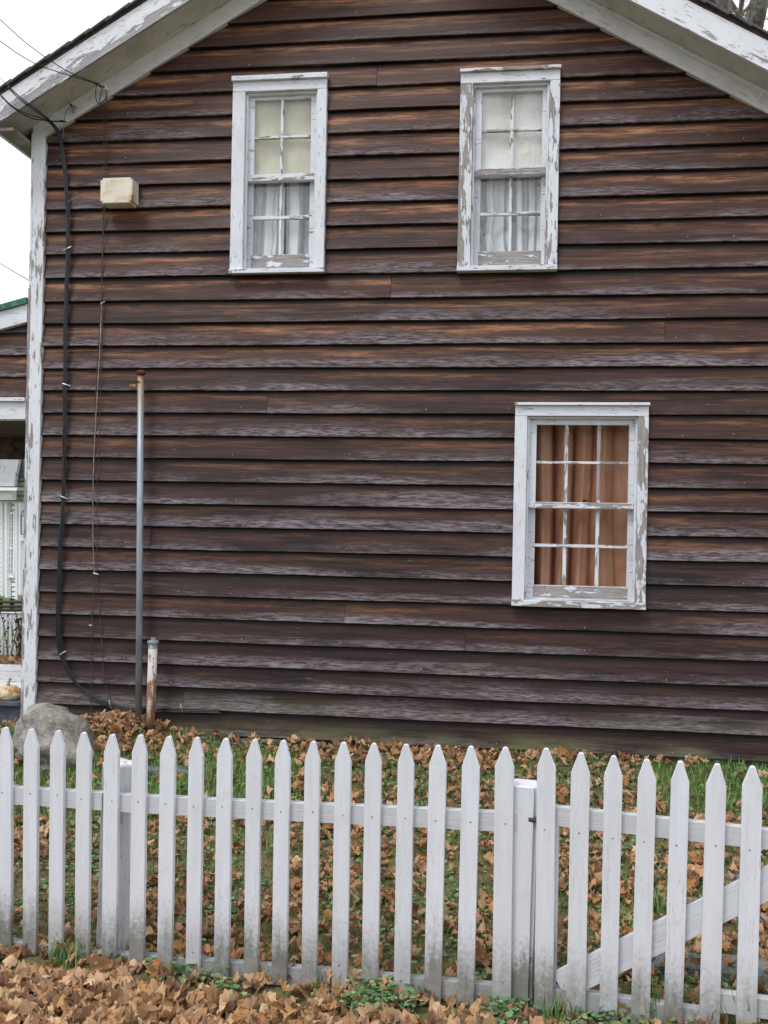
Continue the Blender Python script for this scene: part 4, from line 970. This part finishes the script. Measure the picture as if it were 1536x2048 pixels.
for P, Fc in TM:
    me = bpy.data.meshes.new('fallen_leaf'); me.from_pydata(P.tolist(), [], Fc.tolist()); me.materials.append(LEAF1); tme.append(me)
ind, rest = leaves[:285], leaves[285:]
for (i, x, y, z, s, a, t, td, _) in ind:
    o = bpy.data.objects.new('fallen_leaf', tme[i]); COL.objects.link(o); o.location = (x, y, z+0.006); o.scale = (s, s, s)
    o.rotation_euler = (Matrix.Rotation(t, 3, Vector((math.cos(td), math.sin(td), 0))) @ Matrix.Rotation(a, 3, 'Z')).to_euler()
    tag(o, 'dry curled brown leaf in the thick litter in front of the picket fence', 'leaf', 'fallen leaves in front of the fence')
# two leaves that stand out
for (u, v, s, rot, lab) in ((707, 1978, 0.105, (1.35, 0.1, 0.2), 'pale tan leaf standing upright against the foot of the fence pickets'), (790, 2014, 0.16, (0.5, 0.1, 0.6), 'large brown maple leaf with spread lobes lying before the fence'), (242, 1968, 0.12, (1.2, -0.2, -0.5), 'big folded tan leaf leaning up near the round fence post')):
    o = bpy.data.objects.new('fallen_leaf', tme[4]); COL.objects.link(o); p = hit(u, v); o.location = p+Vector((0, 0, 0.03)); o.scale = (s, s, s); o.rotation_euler = rot; tag(o, lab, 'leaf')
parts = []
for (i, x, y, z, s, a, t, td, _) in rest:
    P, Fc = TM[i]; parts.append((quat_rot(P*s, a, t, td)+np.array([x, y, z+0.006]), Fc, tintof(x, y)))
merged('leaf_litter', parts, LEAFN)
# ground ivy: scalloped little discs on short stalks
def disc(seed):
    r = random.Random(seed); n = 9; out = [(0, 0, -0.10)]
    for k in range(n):
        a = -1.35+2*math.pi*(k+0.5)/n*0.93+0.1; d = 0.5*(1+0.10*(-1)**k)*(1+r.uniform(-.06, .06)); out.append((d*math.sin(a), d*math.cos(a), 0.07*r.uniform(-1, 1.4)))
    return np.array(out), np.array([(0, 1+k, 1+(k+1) % n) for k in range(n)])
DM = [disc(s) for s in range(6)]
parts = []
def ivy(x, y, s, lift):
    P, Fc = DM[int(rng.integers(6))]; parts.append((quat_rot(P*s, rng.uniform(0, 6.28), abs(rng.normal(0, 0.4)), rng.uniform(0, 6.28))+np.array([x, y, gz(x, y)+lift]), Fc, float(np.clip(rng.normal(0.5, 0.26), 0, 1))))
for _ in range(26000):
    s = rng.uniform(-3.4, 2.5); d = rng.uniform(0.0, 2.7); p = FP+FD*s+FN*d
    if p.y > -0.02: continue
    k = 0.55+1.1*pn(p.x, p.y, 2.2, 5.5)
    if rng.random() < k: ivy(p.x, p.y, rng.uniform(0.010, 0.027), rng.uniform(0.004, 0.028))
for _ in range(4200):
    s = rng.uniform(-2.6, 2.4); d = rng.normal(-0.065, 0.05); p = FP+FD*s+FN*d
    k = 0.12+1.6*pn(p.x, p.y, 3.3, 2.2)
    u, v = pix((p.x, p.y, gz(p.x, p.y)))
    if 360 < u < 860 or 980 < u < 1230 : k += 0.4
    if rng.random() < k and d < 0.05: ivy(p.x, p.y, rng.uniform(0.015, 0.031), rng.uniform(0.015, 0.06))
merged('ground_ivy', parts, IVY, smooth=True)
parts = []
def blade(x, y, h, w, lean):
    a = rng.uniform(0, 6.28); dx, dy = math.cos(a)*lean*h, math.sin(a)*lean*h; b = a+1.57; wx_, wy_ = math.cos(b)*w, math.sin(b)*w; z = gz(x, y)-0.005
    P = np.array([(x-wx_, y-wy_, z), (x+wx_, y+wy_, z), (x-wx_*.8+dx*.35, y-wy_*.8+dy*.35, z+h*.6), (x+wx_*.8+dx*.35, y+wy_*.8+dy*.35, z+h*.6), (x+dx, y+dy, z+h)])
    parts.append((P, np.array([(0,1,3),(0,3,2),(2,3,4)]), float(np.clip(rng.normal(0.5, 0.25), 0, 1))))
for _ in range(80000):
    s = rng.uniform(-3.5, 2.5); d = rng.uniform(0.0, 2.7); p = FP+FD*s+FN*d
    if p.y > -0.03: continue
    u, v = pix((p.x, p.y, gz(p.x, p.y)))
    k = 0.16+0.4*max(0, pn(p.x, p.y, 2.4, 9.0))
    hh_ = 1.0
    if 1505 < v < 1640 and u < 600: k = 1.0; hh_ = 1.15
    if v < 1625 and u > 1290: k = 1.0; hh_ = 1.1
    if rng.random() < k: blade(p.x, p.y, rng.uniform(0.025, 0.065)*hh_, rng.uniform(0.0010, 0.0022)*hh_, rng.uniform(0.1, 0.9))
for (u, v, n, h) in ((130, 1925, 60, 0.16), (1320, 1830, 70, 0.16), (1250, 1850, 40, 0.10), (1115, 2046, 40, 0.17), (1300, 2046, 24, 0.22), (1460, 2060, 26, 0.2), (640, 2000, 14, 0.12), (1440, 1960, 20, 0.12)):
    q = hit(u, v)
    for _ in range(n): blade(q.x+rng.normal(0, 0.04), q.y+rng.normal(0, 0.025), rng.uniform(0.4, 1.0)*h, rng.uniform(0.0016, 0.003), rng.uniform(0.2, 0.9))
merged('grass', parts, GRASS)

# ------------------------------------------------------------------ porch at the left
porch = thing('porch', at(20, 1405, 0.0), 'brown clapboard porch end with white beam and green roof edge at left', 'porch')
pe = [at(20, v, 0.03).z for v in (620, 665, 710, 753, 797)]
fl0, fl1 = at(0, 661, 0.02), at(58, 645, 0.02); sl_ = (fl1.z-fl0.z)/(fl1.x-fl0.x)
XP0, XP1 = -5.0, -3.386
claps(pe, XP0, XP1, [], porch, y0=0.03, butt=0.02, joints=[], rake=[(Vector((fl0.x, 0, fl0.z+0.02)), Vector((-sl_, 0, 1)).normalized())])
def slope_board(name, z0, z1, y0, y1, mat, peel):
    bm = B(); za = lambda x: fl0.z+sl_*(x-fl0.x)
    hexa(bm, [(XP0,y0,za(XP0)+z0),(XP1,y0,za(XP1)+z0),(XP1,y1,za(XP1)+z0),(XP0,y1,za(XP0)+z0),(XP0,y0,za(XP0)+z1),(XP1,y0,za(XP1)+z1),(XP1,y1,za(XP1)+z1),(XP0,y1,za(XP0)+z1)]); o = obj(name, bm, mat, porch); o['peel'] = peel
slope_board('fascia', 0.0, 0.122, -0.01, 0.05, PX_, 0.35); slope_board('roof_edge', 0.124, 0.165, -0.03, 2.2, GRN, 0)
bz1, bz0 = at(20, 803, 0.0).z, at(20, 838, 0.0).z
bm = box(B(), XP0, XP1, -0.005, 0.12, bz0, bz1); obj('beam', bm, PX_, porch, props=dict(peel=0.25)); bm = box(B(), XP0, XP1, -0.03, 0.12, bz1+0.001, bz1+0.025); obj('beam_cap', bm, PX_, porch, props=dict(peel=0.5))
obj('ceiling', box(B(), XP0, XP1, 0.125, 1.9, bz0+0.02, bz0+0.04), DSTAIN, porch)
hz0 = at(20, 918, 1.8).z; obj('far_beam', box(B(), XP0, XP1, 1.80, 1.88, hz0, bz0+0.015), mat_plain('brown_beam', (0.085, 0.05, 0.045), 0.7, 0.4), porch)
dz = at(20, 1405, -0.05).z
for k in range(12): obj('floor_board', box(B(), XP0, XP1, 0.16+k*0.128, 0.284+k*0.128, dz-0.045, dz-0.006-0.003*(k % 3)), DECKW, porch, props=dict(peel=0.5), bevel=0.003)
obj('skirt', box(B(), XP0, XP1, 0.02, 0.05, dz-0.6, dz-0.035), SLATE, porch); obj('nosing', box(B(), XP0, XP1, -0.02, 0.155, dz-0.034, dz), SLATE, porch, bevel=0.005)
# gourd
gp = at(14, 1404, 0.06); gourd = thing('gourd', gp, 'warty orange and cream gourd with stubby stem on the porch edge', 'gourd')
bm = B(); bmesh.ops.create_icosphere(bm, subdivisions=4, radius=1)
for v in bm.verts:
    n = v.co.normalized(); a = math.atan2(n.y, n.x); d = 1+0.05*abs(math.sin(4*a))+0.16*max(0, mn.noise(n*5.5))+0.06*mn.noise(n*11)
    v.co = Vector((gp.x+n.x*d*0.098, gp.y+n.y*d*0.085, gp.z+0.058+n.z*d*0.056))
gm = M('gourd_skin', 0.45, 0.4); gn = gm.noise(gm.obj(), 16, 5, 0.65); gm.col(gm.mix(gm.step(gn, 0.38, 0.52), (0.36, 0.15, 0.045), gm.mix(gm.step(gn, 0.58, 0.7), (0.55, 0.45, 0.30), (0.25, 0.2, 0.1)))); gm.bump(gn, 0.01, 0.8)
obj('body', bm, gm.m, gourd, org=gp, smooth=True)
obj('stem', tube(B(), spline([gp+Vector((0.005, 0, 0.10)), gp+Vector((0.008, 0, 0.135)), gp+Vector((0.022, 0, 0.165))], 4), [0.016, 0.015, 0.014, 0.013, 0.011, 0.010, 0.010, 0.011, 0.012][:9], 8), PALEWIRE, gourd, smooth=True)

# ------------------------------------------------------------------ far left background, about 8 to 25 m beyond
CHN = Vector((math.sin(math.radians(-50)), -math.cos(math.radians(-50)), 0)); CHP = at(30, 1100, 16.5); CHD = Vector((CHN.y*-1, CHN.x, 0))
if CHD.dot(RV) < 0: CHD = -CHD
def onc(u, v, off=0.0): return on(u, v, CHP+CHN*off, CHN)
church = thing('white_church', onc(20, 1200), 'white clapboard church with grey shingled roof far beyond the porch', 'church')
def cquad(name, px, th, mat, off=0.0):
    a = [onc(u, v, off) for u, v in px]; bm = B(); f = [bm.verts.new(p) for p in a]; b = [bm.verts.new(p-CHN*th) for p in a]; n = len(a)
    bm.faces.new(f); bm.faces.new(b[::-1])
    for k in range(n): bm.faces.new((f[k], b[k], b[(k+1) % n], f[(k+1) % n]))
    return obj(name, bm, mat, church)
vv_ = 905.0
while vv_ < 1205:                                           # lapped siding, course by course
    cquad('siding_board', [(-60, vv_), (75, vv_+2), (75, vv_+9.4), (-60, vv_+7.4)], 0.03, CHW, 0.02+0.012*random.random()); vv_ += 9.6
cquad('wall', [(-60, 900), (75, 900), (75, 1212), (-60, 1212)], 0.3, CHW, -0.03)
for k in range(7):
    v0 = 900+k*10.4; e = 40-k*2.0
    cquad('roof_course', [(-60, v0), (e+1.5, v0), (e-0.6, v0+10.2), (-60, v0+10.2)], 0.06, GSHING, 0.12+0.05*k)
cquad('cornice', [(-60, 974), (35, 975), (33, 981), (-60, 981)], 0.2, CHW, 0.62); cquad('frieze', [(-60, 982), (24, 982), (24, 1000), (-60, 1000)], 0.1, CHW, 0.30)
for a, b in ((1.5, 4), (9.5, 13.5), (30.5, 33.5), (37.5, 40)): cquad('pilaster', [(a, 1006), (b, 1006), (b, 1196), (a, 1196)], 0.1, CHW, 0.14)
cquad('window_glass', [(18.5, 1028), (26, 1029), (25, 1148), (16.5, 1147)], 0.02, mat_plain('far_window', (0.20, 0.22, 0.24), 0.3, 0.3, 3), 0.06)
for px in ([(16.5, 1024), (18.5, 1024), (17, 1152), (15, 1152)], [(26, 1025), (29.5, 1025), (28.5, 1152), (25, 1152)], [(16, 1024), (29, 1025), (29, 1028), (16, 1027.5)], [(15, 1148), (28, 1149), (28, 1156), (15, 1155)], [(16.5, 1095), (26.5, 1096), (26.5, 1098.5), (16.5, 1097.5)]): cquad('window_frame', px, 0.04, CHW, 0.10)
for k in range(9):
    v = 1040+k*12.2
    if abs(v-1096) > 5: cquad('muntin', [(17.5, v), (26, v+0.3), (26, v+1.3), (17.5, v+1.0)], 0.02, CHW, 0.09)
cquad('muntin', [(21.6, 1028), (22.8, 1028), (21.4, 1148), (20.2, 1148)], 0.02, CHW, 0.095)
cquad('door', [(41, 1082), (49, 1083), (49, 1188), (38.5, 1186)], 0.05, mat_plain('far_door', (0.55, 0.57, 0.60), 0.6), 0.07)
cquad('door_frame', [(39.5, 1076), (50, 1077), (50, 1082), (39.5, 1081)], 0.05, CHW, 0.12); cquad('step', [(36, 1190), (52, 1192), (52, 1203), (35, 1201)], 0.6, mat_plain('step_stone', (0.18, 0.17, 0.16)), 0.6)
lan = thing('wall_sign', onc(46, 1045, 0.3), 'dark framed notice with peaked top hung on the far white church', 'sign')
for A_, B_ in (((42.3, 1030), (42, 1068)), ((50, 1030), (50, 1068)), ((42, 1068), (50, 1069)), ((42.3, 1030), (50, 1031)), ((42.3, 1028), (46.5, 1021)), ((46.5, 1021), (50, 1028))):
    obj('frame_bar', tube(B(), [onc(*A_, 0.3), onc(*B_, 0.3)], 0.011, 5), DARKIRON, lan)
bm = B(); bm.faces.new([bm.verts.new(onc(u, v, 0.29)) for u, v in ((42.6, 1032), (50, 1032), (50, 1067), (42.4, 1067))]); obj('board', bm, mat_plain('sign_board', (0.50, 0.53, 0.55), 0.5), lan)
# far lawn, road
def strip(name, v0, v1, yref, mat, zoff):
    a = [(-400, v1), (120, v1), (120, v0), (-400, v0)]; bm = B(); pts = []
    for u, v in a:
        r_ = ray(u, v); t_ = (-0.10+zoff-CZ)/r_.z; pts.append(CAM+r_*t_)
    bm.faces.new([bm.verts.new(p) for p in pts]); return tag(obj(name, bm, mat), kind='structure')
strip('road', 1226, 1244, 0, mat_plain('asphalt', (0.20, 0.20, 0.215), 0.9, 0.15), 0.006)
strip('road_edge_line', 1224, 1226.2, 0, mat_plain('edge_paint', (0.62, 0.60, 0.56), 0.8), 0.010)
def fz(u, v, yy): return at(u, v, yy)
rf = thing('rail_fence', at(20, 1218, 11.0), 'low dark weathered rail fence in front of the distant white church', 'fence')
for (a, b) in (((-40, 1203), (70, 1204)), ((-40, 1212), (70, 1212.5)), ((-40, 1219), (70, 1219))): obj('rail', tube(B(), [at(*a, 12.6), at((a[0]+b[0])/2, a[1]+1.2, 12.55), at(*b, 12.6)], 0.032, 6), DARKIRON, rf)
for u in (-20, 1, 24, 47): obj('post', tube(B(), [at(u, 1222, 12.62), at(u, 1197, 12.62)], 0.045, 6), DARKIRON, rf)
ff = thing('far_picket_fence', at(20, 1320, 5.2), 'old greyish white picket fence between the porch and the distant road', 'fence')
for k in range(12):
    u = -40+k*8.6; p = at(u, 1322, 5.2); tp = at(u, 1231+random.uniform(-2, 2), 5.2); hw = 0.016
    bm = B(); hexa(bm, [(p.x-hw,5.2,p.z),(p.x+hw,5.2,p.z),(p.x+hw,5.22,p.z),(p.x-hw,5.22,p.z),(tp.x-hw,5.2,tp.z),(tp.x+hw,5.2,tp.z),(tp.x+hw,5.22,tp.z),(tp.x-hw,5.22,tp.z)]); obj('picket', bm, MFZ, ff, props=dict(dirt=0.5))
for v in (1246, 1290): a = at(-50, v, 5.225); b = at(75, v, 5.225); obj('rail', box(B(), a.x, b.x, 5.222, 5.255, a.z-0.05, a.z), MFX, ff, props=dict(dirt=0.3))
# dead flower stems in front of that fence, leaf mound
ds = thing('dead_flower_stems', at(35, 1330, 4.6), 'dry brown flower stems with shrivelled leaves before the far picket fence', 'plant')
bm = B(); bl = B(); r = random.Random(12)
for k in range(26):
    u = r.uniform(-30, 62) if k > 9 else r.uniform(30, 48); a = at(u, 1330, 4.4+r.uniform(0, 0.5)); h = r.uniform(0.35, 0.75); pts = [a]
    dx, dy = r.uniform(-0.3, 0.3), r.uniform(-0.1, 0.1)
    for j in range(1, 6): pts.append(a+Vector((dx*(j/5)**1.5*h+r.uniform(-0.01, 0.01), dy*j/5*h, h*j/5)))
    tube(bm, pts, [0.006, 0.005, 0.005, 0.004, 0.003, 0.002], 4)
    for j in range(14):
        p = pts[1].lerp(pts[5], r.random()); s = r.uniform(0.012, 0.035); q = Vector((r.uniform(-1,1), r.uniform(-1,1), r.uniform(-1.6,0.4)))*s; q2 = Vector((r.uniform(-1,1), r.uniform(-1,1), r.uniform(-1,1)))*s
        bl.faces.new([bl.verts.new(x) for x in (p, p+q, p+q+q2, p+q2)])
obj('stem', bm, RUST, ds); obj('foliage', bl, mat_plain('withered_leaf', (0.075, 0.045, 0.032), 0.9, 0.5, 60), ds)
parts = []
for _ in range(420):
    x = rng.uniform(-5.6, -4.0); y = rng.uniform(1.9, 3.6); P, Fc = TM[int(rng.integers(len(TM)))]
    z = at(20, 1312, y).z-0.06+0.05*math.sin(x*4)
    parts.append((quat_rot(P*rng.uniform(0.06, 0.1), rng.uniform(0, 6.28), abs(rng.normal(0, 0.6)), rng.uniform(0, 6.28))+np.array([x, y+0.3, z-0.12*rng.random()]), Fc, rng.uniform(0, 0.55)))
merged('leaf_heap', parts, LEAFN)

# ------------------------------------------------------------------ bare trees
def tree(name, base, H, r0, seed, label, lean=(0, 0), depth=4, lowest=0.25):
    r = random.Random(seed); bt, bc = B(), B(); base = Vector(base)
    def grow(bm, p, d, L, rad, lev):
        n = 4 if lev else 9; pts = [p]; rs = [rad]; q = p.copy(); dd = d.copy()
        for k in range(n):
            dd = (dd+Vector((r.uniform(-1,1), r.uniform(-1,1), r.uniform(-0.4, 0.8)))*(0.16 if lev else 0.05)).normalized(); q = q+dd*(L/n); pts.append(q.copy()); rs.append(rad*(1-0.62*(k+1)/n))
        tube(bm, pts, rs, 9 if lev == 0 else (6 if lev < 3 else 3), cap=False)
        if lev >= depth: return
        m = {0: 12, 1: 5, 2: 4, 3: 3, 4: 3}[lev]
        for _ in range(m):
            t = r.uniform(lowest if lev == 0 else 0.2, 1.0); i = min(n-1, int(t*n)); pp = pts[i].lerp(pts[i+1], t*n-i); rr_ = rs[i]*r.uniform(0.4, 0.65)
            ax = Vector((r.uniform(-1,1), r.uniform(-1,1), r.uniform(0.0, 0.7))).normalized(); nd = ((pts[i+1]-pts[i]).normalized()*0.55+ax).normalized()
            grow(bc, pp, nd, L*r.uniform(0.32, 0.55) if lev else L*r.uniform(0.25, 0.45), max(rr_, 0.006), lev+1)
    grow(bt, base, Vector((lean[0], lean[1], 1)).normalized(), H, r0, 0)
    t = thing(name, base, label, 'tree'); obj('trunk', bt, BARK, t, smooth=True); obj('crown', bc, BARK, t, smooth=True)
# the wood across the lane, mirrored in the panes
bm = B(); r = random.Random(77)
def twig(p, d, L, rad, lev):
    q = p.copy(); pts = [p]; rs = [rad]; dd = d
    for k in range(4):
        dd = (dd+Vector((r.uniform(-1,1), r.uniform(-1,1), r.uniform(-0.3, 0.8)))*(0.16 if lev else 0.05)).normalized(); q = q+dd*(L/4); pts.append(q.copy()); rs.append(rad*(1-0.2*(k+1)))
    rs[-1] = max(0.004, rad*0.25); tube(bm, pts, rs, 5 if lev < 2 else 3, cap=False)
    if lev < 3:
        for _ in range((12, 6, 5)[lev]):
            t = r.uniform(0.25, 1.0); i = min(3, int(t*4)); pp = pts[i].lerp(pts[i+1], t*4-i)
            nd = (dd*0.6+Vector((r.uniform(-1,1), r.uniform(-1,1), r.uniform(0, 0.7)))).normalized(); twig(pp, nd, L*r.uniform(0.25, 0.45), max(0.006, rad*0.4), lev+1)
for k in range(16):
    twig(Vector((-17+k*2.2+r.uniform(-0.8, 0.8), -27-r.uniform(0, 9), -0.5)), Vector((r.uniform(-.05,.05), 0, 1)), r.uniform(9, 16), r.uniform(0.15, 0.3), 0)
for k in range(13000):
    x = r.uniform(-22, 24); z = r.uniform(-0.5, 7.5) if r.random() < 0.85 else abs(r.gauss(0, 4.0)); p = Vector((x, -30-r.uniform(0, 8), z)); a = Vector((r.uniform(-1,1), r.uniform(-1,1), r.uniform(-1,1)))*0.5; b_ = Vector((r.uniform(-1,1), r.uniform(-1,1), r.uniform(-1,1)))*0.5
    bm.faces.new([bm.verts.new(p+w_) for w_ in (a, b_, -a)])
tag(obj('woodland', bm, mat_plain('bare_wood_mass', (0.07, 0.06, 0.045), 0.9, 0.5, 0.7)), kind='stuff')
TB = at(1487, 30, 5.0); tree('bare_tree', (TB.x, 5.0, -0.1), 15, 0.19, 31, 'thick lichened bare tree trunk rising behind the right roof slope', (0.0, 0))
TA = at(1420, 15, 7.5); tree('bare_tree', (TA.x, 7.5, -0.1), 16, 0.15, 47, 'thinner lichened bare tree left of the thick trunk behind the roof', (0.0, 0))
TD = at(1452, 40, 20.0); tree('bare_tree', (TD.x, 20.0, -0.1), 17, 0.14, 61, 'slim grey bare tree far behind the house between the two lichened trunks', (0.02, 0), 5, 0.35)
TC = at(1560, 40, 11.0); tree('bare_tree', (TC.x+0.6, 11.0, -0.1), 17, 0.17, 53, 'bare branching tree at the far right beyond the roof edge', (-0.03, 0))
